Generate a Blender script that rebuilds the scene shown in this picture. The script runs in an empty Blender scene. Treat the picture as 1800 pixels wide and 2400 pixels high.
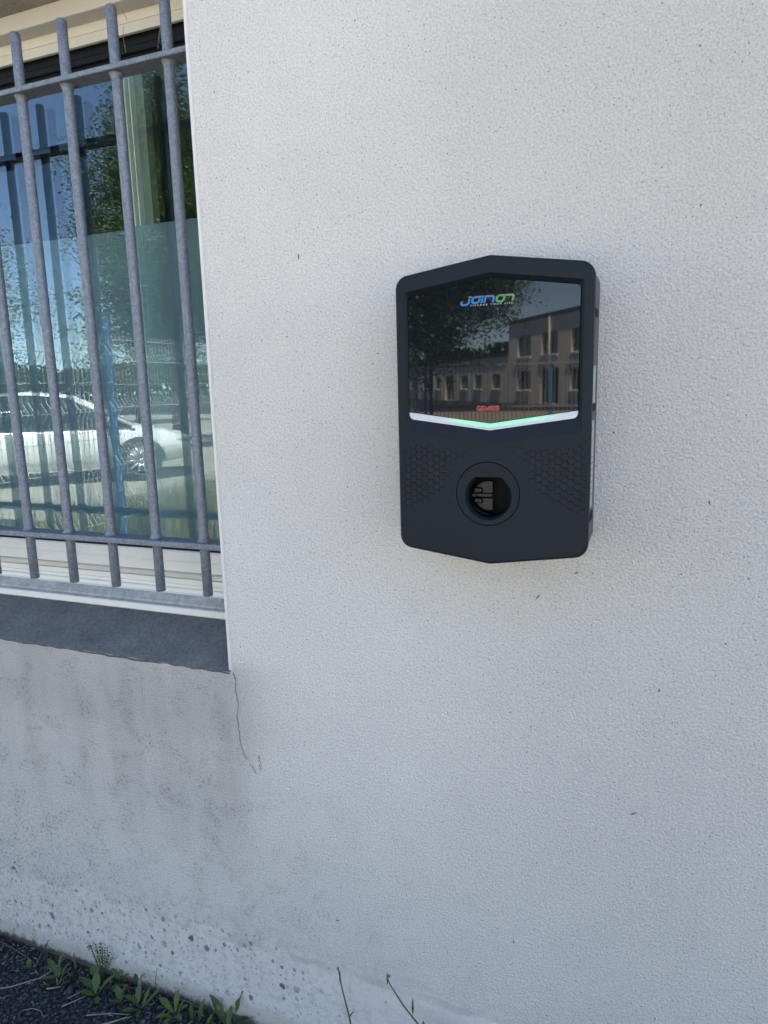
import bpy, bmesh, math, random
import numpy as np
from mathutils import Vector, Matrix
from mathutils import noise as mnoise
from mathutils.geometry import delaunay_2d_cdt
R = math.radians
scene = bpy.context.scene
C = scene.collection
rng = random.Random(7)

# ------------------------------------------------------------------ camera
F_PX = 1620.0
yaw, pitch, roll = R(21.66), R(10.315), R(1.49)
fwd = Vector((-math.sin(yaw)*math.cos(pitch), math.cos(yaw)*math.cos(pitch), -math.sin(pitch)))
right = Vector((math.cos(yaw), math.sin(yaw), 0.0))
down = fwd.cross(right)
r2 = right*math.cos(roll) + down*math.sin(roll)
d2 = down*math.cos(roll) - right*math.sin(roll)
cd = bpy.data.cameras.new('camera'); cam = bpy.data.objects.new('camera', cd); C.objects.link(cam)
mw = Matrix.Identity(4)
for i in range(3):
    mw[i][0] = r2[i]; mw[i][1] = -d2[i]; mw[i][2] = -fwd[i]
mw[0][3], mw[1][3], mw[2][3] = 0.0, -1.1, 1.4
cam.matrix_world = mw
cd.sensor_fit = 'VERTICAL'; cd.sensor_height = 24.0; cd.lens = F_PX/2400*24.0
cd.clip_start = 0.02; cd.clip_end = 3000
scene.camera = cam

# ------------------------------------------------------------------ sky, sun, exposure
SUN_EL, SUN_AZ = R(61), R(24)          # azimuth clockwise from +Y: the sun stands behind the building
world = bpy.data.worlds.new('World'); scene.world = world; world.use_nodes = True
wn = world.node_tree.nodes; wl = world.node_tree.links; wn.clear()
sky = wn.new('ShaderNodeTexSky'); sky.sky_type = 'NISHITA'; sky.sun_disc = False
sky.sun_elevation = SUN_EL; sky.sun_rotation = SUN_AZ
sky.air_density = 0.75; sky.dust_density = 0.0; sky.ozone_density = 3.0; sky.altitude = 1500
bg = wn.new('ShaderNodeBackground'); bg.inputs['Strength'].default_value = 0.085
wo = wn.new('ShaderNodeOutputWorld')
wl.new(sky.outputs[0], bg.inputs['Color']); wl.new(bg.outputs[0], wo.inputs['Surface'])
sd = bpy.data.lights.new('sun', 'SUN'); sd.energy = 5.0; sd.angle = R(0.53); sd.color = (1.0, 0.95, 0.87)
sun = bpy.data.objects.new('sun', sd); C.objects.link(sun)
sdir = Vector((math.sin(SUN_AZ)*math.cos(SUN_EL), math.cos(SUN_AZ)*math.cos(SUN_EL), math.sin(SUN_EL)))
sun.rotation_euler = (-sdir).to_track_quat('-Z', 'Y').to_euler()
sun.location = (0, 20, 30)
vs = scene.view_settings
vs.view_transform = 'Standard'; vs.look = 'None'; vs.exposure = 3.12; vs.gamma = 1.0; vs.use_curve_mapping = False
vs.use_white_balance = True; vs.white_balance_temperature = 8100; vs.white_balance_tint = 10   # camera balanced for open shade
scene.cycles.max_bounces = 10; scene.cycles.transparent_max_bounces = 16
scene.cycles.glossy_bounces = 5; scene.cycles.transmission_bounces = 6

# ------------------------------------------------------------------ node helper
class NT:
    def __init__(s, name):
        s.m = bpy.data.materials.new(name); s.m.use_nodes = True
        s.t = s.m.node_tree; s.t.nodes.clear()
        s.out = s.t.nodes.new('ShaderNodeOutputMaterial')
    def add(s, typ, ins=None, **at):
        n = s.t.nodes.new('ShaderNode'+typ)
        for k, v in at.items(): setattr(n, k, v)
        for k, v in (ins or {}).items(): s.put(n.inputs[k], v)
        return n
    def put(s, sock, v):
        if hasattr(v, 'is_output'): s.t.links.new(v, sock)
        elif isinstance(v, (tuple, list)) and len(v) == 3 and sock.type == 'RGBA': sock.default_value = (*v, 1)
        else: sock.default_value = v
    def M(s, op, a, b=0.0, c=0.0, clamp=False):
        n = s.add('Math', {0: a, 1: b, 2: c}, operation=op); n.use_clamp = clamp
        return n.outputs[0]
    def ss(s, x, e0, e1):                       # smoothstep that also runs downwards
        n = s.add('MapRange', {0: x}, interpolation_type='SMOOTHSTEP')
        if e0 < e1: vals = (e0, e1, 0.0, 1.0)
        else: vals = (e1, e0, 1.0, 0.0)
        for i, v in enumerate(vals): n.inputs[1+i].default_value = v
        return n.outputs[0]
    def mix(s, f, a, b, blend='MIX'):
        n = s.add('Mix', {0: f}, data_type='RGBA', blend_type=blend)
        s.put(n.inputs[6], a); s.put(n.inputs[7], b)
        return n.outputs[2]
    def pos(s): return s.add('NewGeometry').outputs['Position']
    def xyz(s, v): return s.add('SeparateXYZ', {0: v}).outputs
    def noise(s, v, scale, detail=2.0, rough=0.5, dist=0.0):
        return s.add('TexNoise', {'Vector': v, 'Scale': scale, 'Detail': detail, 'Roughness': rough, 'Distortion': dist}).outputs[0]
    def vor(s, v, scale, rand=1.0, feature='F1'):
        return s.add('TexVoronoi', {'Vector': v, 'Scale': scale, 'Randomness': rand}, feature=feature).outputs
    def bump(s, h, dist, strength=1.0, normal=None):
        d = {'Height': h, 'Distance': dist, 'Strength': strength}
        if normal is not None: d['Normal'] = normal
        return s.add('Bump', d).outputs[0]
    def bsdf(s, **k):
        n = s.add('BsdfPrincipled')
        names = dict(col='Base Color', rough='Roughness', metal='Metallic', spec='Specular IOR Level', nrm='Normal',
                     ecol='Emission Color', estr='Emission Strength', coat='Coat Weight', trans='Transmission Weight', ior='IOR', sub='Subsurface Weight')
        for kk, v in k.items(): s.put(n.inputs[names[kk]], v)
        return n.outputs[0]
    def done(s, sh): s.t.links.new(sh, s.out.inputs['Surface']); return s.m

def plain(name, col, rough=0.5, metal=0.0, spec=0.5, vary=0.06, scale=60.0, bump=0.0):
    t = NT(name); p = t.pos(); f = t.noise(p, scale, 3.0, 0.6)
    k = t.M('MULTIPLY_ADD', f, 2*vary, 1-vary)
    c = t.mix(1.0, col, t.add('CombineColor', {0: k, 1: k, 2: k}).outputs[0], 'MULTIPLY')
    kw = dict(col=c, rough=rough, metal=metal, spec=spec)
    if bump: kw['nrm'] = t.bump(f, bump)
    return t.done(t.bsdf(**kw))

# ------------------------------------------------------------------ materials
def make_wall_mat():
    t = NT('roughcast_render'); p = t.pos(); x, y, z = t.xyz(p)[0:3]
    n1 = t.noise(p, 300, 4.0, 0.75); n2 = t.noise(p, 205, 2.0, 0.6)
    v1 = t.vor(p, 230)[0]
    big = t.noise(p, 2.2, 3.0, 0.55); mid = t.noise(p, 9.0, 4.0, 0.6)
    wob = t.M('MULTIPLY_ADD', t.noise(p, 14, 3.0), 0.03, t.M('MULTIPLY', t.noise(p, 60, 2.0), 0.012))
    zb = t.M('ADD', z, t.M('SUBTRACT', 0.012, wob))
    smoothband = t.ss(zb, 0.232, 0.198)                   # trowelled strip above the ground
    grain = t.M('ADD', t.M('MULTIPLY', n1, 1.0), t.M('ADD', t.M('MULTIPLY', n2, 0.70), t.M('MULTIPLY', v1, 0.45)))
    # the render is coarser towards the right of the charging station
    coarse = t.ss(x, -0.55, 0.05)
    amp = t.M('MULTIPLY', t.M('MULTIPLY_ADD', coarse, 0.35, 0.8), t.M('MULTIPLY_ADD', smoothband, -0.72, 1.0))
    nrm = t.bump(t.M('MULTIPLY', grain, amp), 0.0055, 1.0)
    ledge = t.bump(smoothband, 0.0035, 1.0, nrm)
    # colour
    tone = t.M('MULTIPLY_ADD', big, 0.14, 0.90)
    tone = t.M('MULTIPLY', tone, t.M('MULTIPLY_ADD', mid, 0.07, 0.965))
    tone = t.M('MULTIPLY', tone, t.M('MULTIPLY_ADD', t.ss(n1, 0.36, 0.58), 0.26, 0.79))  # hollows of the grain darkened, crevice shade put into the colour
    col = t.mix(1.0, (0.80, 0.770, 0.720), t.add('CombineColor', {0: tone, 1: tone, 2: tone}).outputs[0], 'MULTIPLY')
    # pits and dark sand grains
    vp = t.vor(p, 120); rnd = t.xyz(vp[1])
    pit = t.M('MULTIPLY', t.ss(vp[0], 0.16, 0.08), t.M('GREATER_THAN', rnd[0], 0.70))
    col = t.mix(t.M('MULTIPLY', pit, 0.75), col, (0.09, 0.08, 0.075))
    vq = t.vor(p, 26); rq = t.xyz(vq[1])
    pit2 = t.M('MULTIPLY', t.ss(vq[0], 0.05, 0.025), t.M('GREATER_THAN', rq[1], 0.72))
    col = t.mix(t.M('MULTIPLY', pit2, 0.8), col, (0.06, 0.05, 0.045))
    # weathering under the window sill
    under = t.M('MULTIPLY', t.ss(x, -0.69, -0.80), t.M('MULTIPLY', t.ss(z, 0.30, 0.62), t.ss(z, 0.88, 0.835)))
    low = t.M('MULTIPLY', t.ss(z, 0.95, 0.25), t.ss(x, 0.1, -0.9))
    blot = t.ss(t.noise(p, 16, 5.0, 0.68, 0.6), 0.46, 0.66)
    fine = t.ss(t.noise(p, 130, 2.0, 0.6), 0.50, 0.66)
    streak = t.ss(t.noise(t.add('CombineXYZ', {0: t.M('MULTIPLY', x, 11), 1: 0.0, 2: t.M('MULTIPLY', z, 1.3)}).outputs[0], 1.0, 3.0), 0.40, 0.70)
    dirt = t.M('ADD', t.M('MULTIPLY', under, t.M('MULTIPLY_ADD', streak, 0.14, 0.20)), t.M('MULTIPLY', low, 0.17))
    dirt = t.M('ADD', dirt, t.M('MULTIPLY', t.M('MULTIPLY', t.ss(z, 0.62, 0.30), t.ss(x, -0.95, -1.35)), t.M('MULTIPLY_ADD', fine, 0.30, 0.05)))
    dirt = t.M('ADD', dirt, t.M('MULTIPLY', t.M('ADD', t.M('MULTIPLY', under, 0.6), low), t.M('MULTIPLY', blot, t.M('MULTIPLY_ADD', fine, 0.34, 0.09))))
    corner = t.M('MULTIPLY', t.ss(x, -0.60, -0.76), t.M('MULTIPLY', t.ss(z, 0.62, 0.74), t.ss(z, 0.90, 0.83)))
    dirt = t.M('ADD', dirt, t.M('MULTIPLY', corner, 0.18), clamp=True)
    col = t.mix(dirt, col, (0.19, 0.184, 0.162))
    # band of grey splash spots near the ground
    sp = t.add('CombineXYZ', {0: x, 1: 0.0, 2: t.M('MULTIPLY', z, 0.8)}).outputs[0]
    spd = t.add('VectorMath', {0: sp, 1: t.add('VectorMath', {0: t.add('TexNoise', {'Vector': p, 'Scale': 90.0}).outputs[1], 1: (0.011, 0.011, 0.011)}, operation='MULTIPLY').outputs[0]}, operation='ADD').outputs[0]
    region = t.M('MULTIPLY', t.ss(z, 0.38, 0.14), t.ss(x, 0.0, -0.95))
    def spots(scale, rmin, rmax, thr, dark, colr):
        nonlocal col
        v = t.vor(spd, scale); rr = t.xyz(v[1])
        rad = t.M('MULTIPLY_ADD', rr[0], rmax-rmin, rmin)
        d = t.ss(t.M('SUBTRACT', v[0], rad), 0.035, -0.035)
        on = t.M('GREATER_THAN', t.M('MULTIPLY', region, t.M('MULTIPLY_ADD', rr[1], 0.6, 0.55)), thr)
        col = t.mix(t.M('MULTIPLY', t.M('MULTIPLY', d, on), t.M('MULTIPLY_ADD', rr[2], dark*0.6, dark*0.4)), col, colr)
    washed = t.M('MULTIPLY', smoothband, t.M('MULTIPLY_ADD', t.ss(t.noise(p, 38, 4.0, 0.65), 0.40, 0.66), -0.10, 0.07))
    col = t.mix(washed, col, (0.62, 0.615, 0.615))
    col = t.mix(t.M('MULTIPLY', smoothband, 0.42), col, (0.46, 0.45, 0.44))
    col = t.mix(t.M('MULTIPLY', region, t.M('MULTIPLY', t.ss(t.noise(p, 55, 4.0, 0.7), 0.46, 0.66), 0.42)), col, (0.22, 0.21, 0.21))
    spots(26, 0.02, 0.23, 0.40, 0.95, (0.085, 0.085, 0.09))
    spots(55, 0.05, 0.29, 0.42, 0.85, (0.11, 0.11, 0.115))
    spots(95, 0.04, 0.30, 0.58, 0.7, (0.13, 0.125, 0.13))
    spots(15, 0.06, 0.20, 0.52, 0.40, (0.22, 0.215, 0.22))
    # brown line of dirt on the ledge and dirty foot
    edge = t.M('MULTIPLY', t.M('MULTIPLY', t.ss(zb, 0.196, 0.207), t.ss(zb, 0.226, 0.209)), t.ss(t.noise(p, 11, 3.0), 0.40, 0.62))
    col = t.mix(t.M('MULTIPLY', edge, 0.34), col, (0.26, 0.23, 0.19))
    foot = t.M('MULTIPLY', t.ss(zb, 0.062, 0.035), 0.55)
    col = t.mix(foot, col, (0.42, 0.385, 0.31))
    soil = t.ss(t.M('SUBTRACT', z, t.M('MULTIPLY', t.noise(p, 45, 4.0, 0.7), 0.05)), 0.004, -0.012)
    col = t.mix(t.M('MULTIPLY', soil, 0.88), col, (0.05, 0.045, 0.04))
    # a few mica grains
    vm = t.vor(p, 42); rm = t.xyz(vm[1])
    mica = t.M('MULTIPLY', t.M('LESS_THAN', vm[0], 0.055), t.M('GREATER_THAN', rm[2], 0.86))
    rough = t.M('MULTIPLY_ADD', mica, -0.75, 0.92)
    return t.done(t.bsdf(col=col, rough=rough, spec=t.M('MULTIPLY_ADD', mica, 0.8, 0.2), nrm=ledge))

def make_rough_concrete(name, col, scale=120, dist=0.002, dark=0.5, rough=0.95):
    t = NT(name); p = t.pos()
    a = t.noise(p, scale, 4.0, 0.65); b = t.noise(p, 12, 4.0, 0.6); v = t.vor(p, 90)
    k = t.M('MULTIPLY', t.M('MULTIPLY_ADD', a, 1.2, 0.4), t.M('MULTIPLY_ADD', b, 0.9, 0.55))
    c = t.mix(1.0, col, t.add('CombineColor', {0: k, 1: k, 2: k}).outputs[0], 'MULTIPLY')
    pit = t.M('MULTIPLY', t.ss(v[0], 0.2, 0.08), t.M('GREATER_THAN', t.xyz(v[1])[0], 0.82))
    c = t.mix(t.M('MULTIPLY', pit, dark), c, (0.02, 0.02, 0.02))
    return t.done(t.bsdf(col=c, rough=rough, spec=0.25, nrm=t.bump(a, dist)))

def make_galv():
    t = NT('galvanised_steel'); p = t.pos()
    v = t.vor(p, 210); k = t.xyz(v[1])[0]; n = t.noise(p, 60, 4.0, 0.7); n2 = t.noise(p, 320, 2.0)
    f = t.M('ADD', t.M('MULTIPLY', k, 0.45), t.M('MULTIPLY', n, 0.75), clamp=True)
    c = t.mix(f, (0.085, 0.105, 0.135), (0.225, 0.25, 0.285))
    c = t.mix(t.ss(n2, 0.62, 0.78), c, (0.40, 0.42, 0.45))
    return t.done(t.bsdf(col=c, rough=t.M('MULTIPLY_ADD', n, 0.25, 0.42), metal=0.35, spec=0.4, nrm=t.bump(t.M('ADD', n2, n), 0.0006)))

def make_glass(name, tint, ior):
    t = NT(name)
    back = t.add('NewGeometry').outputs['Backfacing']
    fr = t.add('Fresnel', {'IOR': t.M('MULTIPLY_ADD', back, 1.0/ior-ior, ior)}).outputs[0]
    tr = t.add('BsdfTransparent', {'Color': tint}).outputs[0]
    gl = t.add('BsdfGlossy', {'Color': (0.68, 0.88, 1.0), 'Roughness': 0.0}).outputs[0]
    return t.done(t.add('MixShader', {0: fr, 1: tr, 2: gl}).outputs[0])

def make_film():
    t = NT('frosted_film')
    df = t.add('BsdfDiffuse', {'Color': (0.40, 0.58, 0.66)}).outputs[0]
    tl = t.add('BsdfTranslucent', {'Color': (0.35, 0.50, 0.56)}).outputs[0]
    m = t.add('MixShader', {0: 0.30, 1: df, 2: tl}).outputs[0]
    tr = t.add('BsdfTransparent', {'Color': (0.75, 0.9, 0.9)}).outputs[0]
    return t.done(t.add('MixShader', {0: 0.50, 1: tr, 2: m}).outputs[0])

def make_cover_mat():
    t = NT('anthracite_plastic'); p = t.pos()
    n = t.noise(p, 1400, 1.0); w = t.noise(p, 14, 3.0, 0.6)
    k = t.mix(w, (0.0060, 0.0110, 0.0165), (0.0080, 0.0135, 0.0195))
    return t.done(t.bsdf(col=k, rough=t.M('MULTIPLY_ADD', w, 0.10, 0.46), spec=0.18, nrm=t.bump(n, 0.00012)))

def make_led():
    t = NT('led_light_bar'); p = t.pos(); x, y, z = t.xyz(p)[0:3]
    u = t.M('ABSOLUTE', t.M('SUBTRACT', x, -0.213))
    g = t.ss(u, 0.098, 0.032)
    cells = t.M('MULTIPLY_ADD', t.M('SINE', t.M('MULTIPLY', x, 1050)), 0.035, 0.965)
    g = t.M('MULTIPLY', g, cells)
    lip = t.ss(t.M('ADD', t.M('SUBTRACT', z, 1.3365), t.M('MULTIPLY', t.M('ABSOLUTE', t.M('SUBTRACT', x, -0.226)), -0.137)), 0.0005, 0.0015)
    g = t.M('MULTIPLY', g, lip)
    return t.done(t.bsdf(col=t.mix(g, (0.50, 0.53, 0.60), (0.20, 0.42, 0.32)), rough=0.25, ecol=(0.06, 0.70, 0.40), estr=t.M('MULTIPLY', g, 0.11)))

def make_asphalt(name, lo, hi, scale=130):
    t = NT(name); p = t.pos()
    v = t.vor(p, scale); k = t.xyz(v[1])[0]; n = t.noise(p, 1.6, 4.0, 0.6)
    c = t.mix(t.M('MULTIPLY', k, t.M('MULTIPLY_ADD', n, 0.8, 0.4)), lo, hi)
    return t.done(t.bsdf(col=c, rough=0.9, spec=0.3, nrm=t.bump(v[0], 0.004)))

def make_stone_mat():
    t = NT('dark_aggregate'); i = t.add('ObjectInfo'); p = t.pos()
    g = t.add('NewGeometry').outputs['Random Per Island']
    c = t.add('ValToRGB', {0: g}); cr = c.color_ramp
    cr.elements[0].position = 0.0; cr.elements[0].color = (0.004, 0.0045, 0.006, 1)
    cr.elements[1].position = 0.86; cr.elements[1].color = (0.036, 0.040, 0.048, 1)
    for pos_, cc in ((0.965, (0.055, 0.058, 0.064, 1)), (0.985, (0.16, 0.155, 0.15, 1))):
        e = cr.elements.new(pos_); e.color = cc
    return t.done(t.bsdf(col=c.outputs[0], rough=0.45, spec=0.5, nrm=t.bump(t.noise(p, 700, 2.0), 0.0005)))

def make_leaf_mat(name, lo, hi, trans=0.25, rough=0.5):
    t = NT(name); g = t.add('NewGeometry').outputs['Random Per Island']; p = t.pos()
    f = t.M('ADD', t.M('MULTIPLY', g, 0.6), t.M('MULTIPLY', t.noise(p, 5.0, 2.0), 0.4))
    c = t.mix(f, lo, hi)
    a = t.bsdf(col=c, rough=rough, spec=0.4)
    b = t.add('BsdfTranslucent', {'Color': t.mix(0.5, c, (0.12, 0.17, 0.02))}).outputs[0]
    return t.done(t.add('MixShader', {0: trans, 1: a, 2: b}).outputs[0])

M = {}
M['wall'] = make_wall_mat()
M['sill'] = make_rough_concrete('grey_sill_concrete', (0.125, 0.126, 0.126), 130, 0.0042)
M['lintel'] = make_rough_concrete('grey_lintel_render', (0.30, 0.28, 0.255), 170, 0.003)
M['bead'] = plain('white_corner_bead', (0.62, 0.60, 0.575), 0.5)
M['alu'] = plain('pale_painted_aluminium', (0.70, 0.70, 0.66), 0.42, vary=0.05, scale=22)
M['alu_dirty'] = make_rough_concrete('weathered_aluminium', (0.34, 0.355, 0.355), 70, 0.0004, 0.15, 0.6)
M['cream'] = plain('cream_shutter', (0.56, 0.525, 0.45), 0.5, vary=0.05, scale=25)
M['headgrey'] = plain('beige_grey_head_rail', (0.47, 0.455, 0.42), 0.55, vary=0.05, scale=25)
M['gasket'] = plain('black_gasket', (0.005, 0.007, 0.010), 0.6, spec=0.25)
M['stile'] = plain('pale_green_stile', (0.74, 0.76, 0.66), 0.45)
M['stile_dark'] = plain('shaded_green_stile', (0.20, 0.225, 0.19), 0.5)  # darker copy of the stile green, shade put into its colour
M['glass'] = make_glass('window_glass', (0.86, 0.92, 0.92), 1.9)
M['glass_in'] = make_glass('inner_window_glass', (0.9, 0.95, 0.95), 1.5)
M['film'] = make_film()
M['room'] = plain('interior_paint', (0.30, 0.29, 0.27), 0.9)
M['galv'] = make_galv()
M['crack'] = plain('crack_dirt', (0.15, 0.135, 0.12), 0.95)
M['cover'] = make_cover_mat()
M['side'] = plain('grey_side_plastic', (0.060, 0.062, 0.066), 0.48, vary=0.04, scale=300)
M['black'] = plain('black_plastic', (0.004, 0.0045, 0.005), 0.6, spec=0.1)
M['flap'] = plain('socket_flap_plastic', (0.017, 0.021, 0.023), 0.40, spec=0.25)
M['sticker'] = plain('pale_grey_sticker', (0.42, 0.43, 0.45), 0.4)
M['sticker_yellow'] = plain('yellow_green_print', (0.40, 0.45, 0.12), 0.5)
t = NT('black_glossy_screen'); M['screen'] = t.done(t.bsdf(col=(0.006, 0.008, 0.011), rough=0.02, spec=0.40))
M['led'] = make_led()
M['blue_ink'] = plain('blue_print', (0.006, 0.14, 0.38), 0.4, vary=0.0)
M['green_ink'] = plain('green_print', (0.075, 0.23, 0.075), 0.4, vary=0.0)
M['white_ink'] = plain('white_print', (0.5, 0.5, 0.52), 0.4, vary=0.0)
M['red_ink'] = plain('red_print', (0.42, 0.04, 0.028), 0.4, vary=0.0)
M['asphalt'] = make_asphalt('asphalt', (0.014, 0.015, 0.018), (0.04, 0.042, 0.048))
M['road'] = make_asphalt('pale_road', (0.24, 0.225, 0.20), (0.34, 0.32, 0.285), 60)  # road colour raised pale to bounce warm light onto the wall
M['stone'] = make_stone_mat()
M['leaf'] = make_leaf_mat('weed_leaf', (0.030, 0.072, 0.015), (0.062, 0.108, 0.025), 0.15)
M['leaf_pale'] = make_leaf_mat('pale_weed_leaf', (0.060, 0.100, 0.022), (0.100, 0.140, 0.034), 0.15)
M['leaf_dark'] = make_leaf_mat('dark_weed_leaf', (0.012, 0.026, 0.010), (0.028, 0.046, 0.018), 0.1)
M['stem'] = plain('green_brown_stem', (0.05, 0.062, 0.028), 0.6)
M['stem_red'] = plain('brown_stem', (0.055, 0.035, 0.03), 0.6)
M['straw'] = plain('dry_straw', (0.20, 0.17, 0.13), 0.75, vary=0.3, scale=90)
M['brown_leaf'] = plain('dead_leaf', (0.20, 0.115, 0.05), 0.7, vary=0.3, scale=120)
M['seed'] = plain('seed_head', (0.15, 0.15, 0.06), 0.8, vary=0.3, scale=300)
M['web'] = plain('dusty_cobweb', (0.22, 0.20, 0.20), 0.9)
M['tree_leaf'] = make_leaf_mat('tree_leaves', (0.025, 0.055, 0.012), (0.065, 0.11, 0.025), 0.2)
M['tree_olive'] = make_leaf_mat('olive_tree_leaves', (0.06, 0.09, 0.02), (0.12, 0.14, 0.035), 0.25)
M['bark'] = make_rough_concrete('bark', (0.12, 0.095, 0.07), 30, 0.01)
M['grass'] = make_leaf_mat('dry_verge_grass', (0.07, 0.10, 0.025), (0.26, 0.23, 0.12), 0.2, 0.8)
M['fence_wire'] = plain('pale_green_grey_wire', (0.46, 0.50, 0.47), 0.5)
M['fence_blue'] = plain('blue_post_paint', (0.02, 0.22, 0.48), 0.4)
M['facade'] = plain('offwhite_facade', (0.80, 0.775, 0.73), 0.9, vary=0.08, scale=0.8)
M['trim'] = plain('pale_concrete_trim', (0.66, 0.63, 0.57), 0.9)
M['farglass'] = plain('far_window_glass', (0.03, 0.035, 0.045), 0.08, spec=0.8)
M['roofing'] = plain('dark_roofing', (0.06, 0.06, 0.06), 0.8)
M['paint_white'] = plain('white_car_paint', (0.78, 0.79, 0.80), 0.22, vary=0.01)
M['paint_dark'] = plain('dark_car_paint', (0.02, 0.025, 0.035), 0.2, vary=0.01)
M['carglass'] = plain('dark_car_glass', (0.015, 0.02, 0.024), 0.04, spec=0.7, vary=0.0)
M['rubber'] = plain('tyre_rubber', (0.02, 0.02, 0.02), 0.8)
M['rim'] = plain('silver_rim', (0.55, 0.56, 0.58), 0.3, metal=0.8)
M['lamp'] = plain('headlight_lens', (0.5, 0.53, 0.56), 0.1, vary=0.1)

# ------------------------------------------------------------------ geometry helper
class MB:
    def __init__(s): s.v = []; s.f = []; s.sm = []
    def face(s, pts, smooth=False):
        b = len(s.v); s.v += [tuple(p) for p in pts]; s.f.append(tuple(range(b, b+len(pts)))); s.sm.append(smooth)
    def box(s, x0, x1, y0, y1, z0, z1):
        b = len(s.v)
        s.v += [(x, y, z) for z in (z0, z1) for y in (y0, y1) for x in (x0, x1)]
        for q in ((0,2,3,1),(4,5,7,6),(0,1,5,4),(2,6,7,3),(0,4,6,2),(1,3,7,5)):
            s.f.append(tuple(b+i for i in q)); s.sm.append(False)
    def bbox(s, x0, x1, y0, y1, z0, z1, c):       # box with chamfered long edges (8-gon section along its longest side)
        L = (x1-x0, y1-y0, z1-z0); a = L.index(max(L))
        lo = (x0, y0, z0); hi = (x1, y1, z1); o = [i for i in range(3) if i != a]
        p, q = o
        sec = [(lo[p]+c, lo[q]), (hi[p]-c, lo[q]), (hi[p], lo[q]+c), (hi[p], hi[q]-c), (hi[p]-c, hi[q]), (lo[p]+c, hi[q]), (lo[p], hi[q]-c), (lo[p], lo[q]+c)]
        rings = []
        for e in (lo[a], hi[a]):
            r_ = []
            for (u, w) in sec:
                v = [0, 0, 0]; v[a] = e; v[p] = u; v[q] = w; r_.append(tuple(v))
            rings.append(r_)
        s.loft(rings, closed=True, caps=True)
    def loft(s, rings, closed=True, caps=False, smooth=False):
        b = len(s.v); n = len(rings[0])
        for r_ in rings: s.v += [tuple(p) for p in r_]
        for i in range(len(rings)-1):
            for j in range(n if closed else n-1):
                k = (j+1) % n
                s.f.append((b+i*n+j, b+i*n+k, b+(i+1)*n+k, b+(i+1)*n+j)); s.sm.append(smooth)
        if caps:
            s.f.append(tuple(b+j for j in reversed(range(n)))); s.sm.append(False)
            s.f.append(tuple(b+(len(rings)-1)*n+j for j in range(n))); s.sm.append(False)
    def tube(s, pts, rad, n=6, caps=True, smooth=True):
        pts = [Vector(p) for p in pts]
        if not isinstance(rad, (list, tuple)): rad = [rad]*len(pts)
        rings = []; up = Vector((0.31, 0.77, 0.55)).normalized()
        for i, p in enumerate(pts):
            d = (pts[min(i+1, len(pts)-1)] - pts[max(i-1, 0)]).normalized()
            a = d.cross(up); a = a.normalized() if a.length > 1e-4 else d.orthogonal().normalized()
            b_ = d.cross(a)
            rings.append([p + (a*math.cos(2*math.pi*k/n) + b_*math.sin(2*math.pi*k/n))*rad[i] for k in range(n)])
        s.loft(rings, True, caps, smooth)
    def poly(s, pts2, fn, smooth=False): s.face([fn(*p) for p in pts2], smooth)
    def prism(s, pts2, f0, f1):                       # polygon between two mapping planes
        s.loft([[f0(*p) for p in pts2], [f1(*p) for p in pts2]], True, True)
    def ball(s, c, rad, seg=8, rings=5, squash=(1, 1, 1)):
        c = Vector(c); rr = []
        for i in range(rings+1):
            th = math.pi*(0.02+0.96*i/rings)
            rr.append([(c.x+rad*squash[0]*math.sin(th)*math.cos(2*math.pi*j/seg), c.y+rad*squash[1]*math.sin(th)*math.sin(2*math.pi*j/seg), c.z+rad*squash[2]*math.cos(th)) for j in range(seg)])
        s.loft(rr, True, True, True)
    def mesh(s, name, org=(0, 0, 0)):
        me = bpy.data.meshes.new(name)
        me.from_pydata([(a-org[0], b-org[1], c-org[2]) for a, b, c in s.v], [], s.f)
        me.polygons.foreach_set('use_smooth', s.sm)
        me.update(); return me
    def build(s, name, mat, parent=None, org=(0, 0, 0), fix=True):
        me = s.mesh(name, org)
        if fix:
            bm = bmesh.new(); bm.from_mesh(me); bmesh.ops.recalc_face_normals(bm, faces=bm.faces); bm.to_mesh(me); bm.free()
        me.materials.append(mat)
        return link(name, me, parent, None if parent else org)

def link(name, me, parent=None, loc=None):
    o = bpy.data.objects.new(name, me); C.objects.link(o)
    if parent is not None: o.parent = parent
    if loc is not None: o.location = loc
    return o
def tag(o, label=None, cat=None, group=None, kind=None):
    if label: o['label'] = label
    if cat: o['category'] = cat
    if group: o['group'] = group
    if kind: o['kind'] = kind
    return o
def thing(name, label, cat, loc=(0, 0, 0), group=None):
    o = bpy.data.objects.new(name, None); o.empty_display_size = 0.1; C.objects.link(o); o.location = loc
    return tag(o, label, cat, group)
def copy_part(src, parent, offset=(0, 0, 0)):
    c = src.copy(); C.objects.link(c); c.parent = parent
    c.location = Vector(src.location) + Vector(offset); return c

# ================================================================== SETTING
mb = MB(); mb.face([(-400, -400, 0), (400, -400, 0), (400, 400, 0), (-400, 400, 0)])
tag(mb.build('ground', M['asphalt'], fix=False), kind='structure')
mb = MB(); mb.face([(-60, -34, 0.004), (40, -34, 0.004), (40, -4.2, 0.004), (-60, -4.2, 0.004)])
tag(mb.build('road', M['road'], fix=False), kind='structure')

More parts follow.
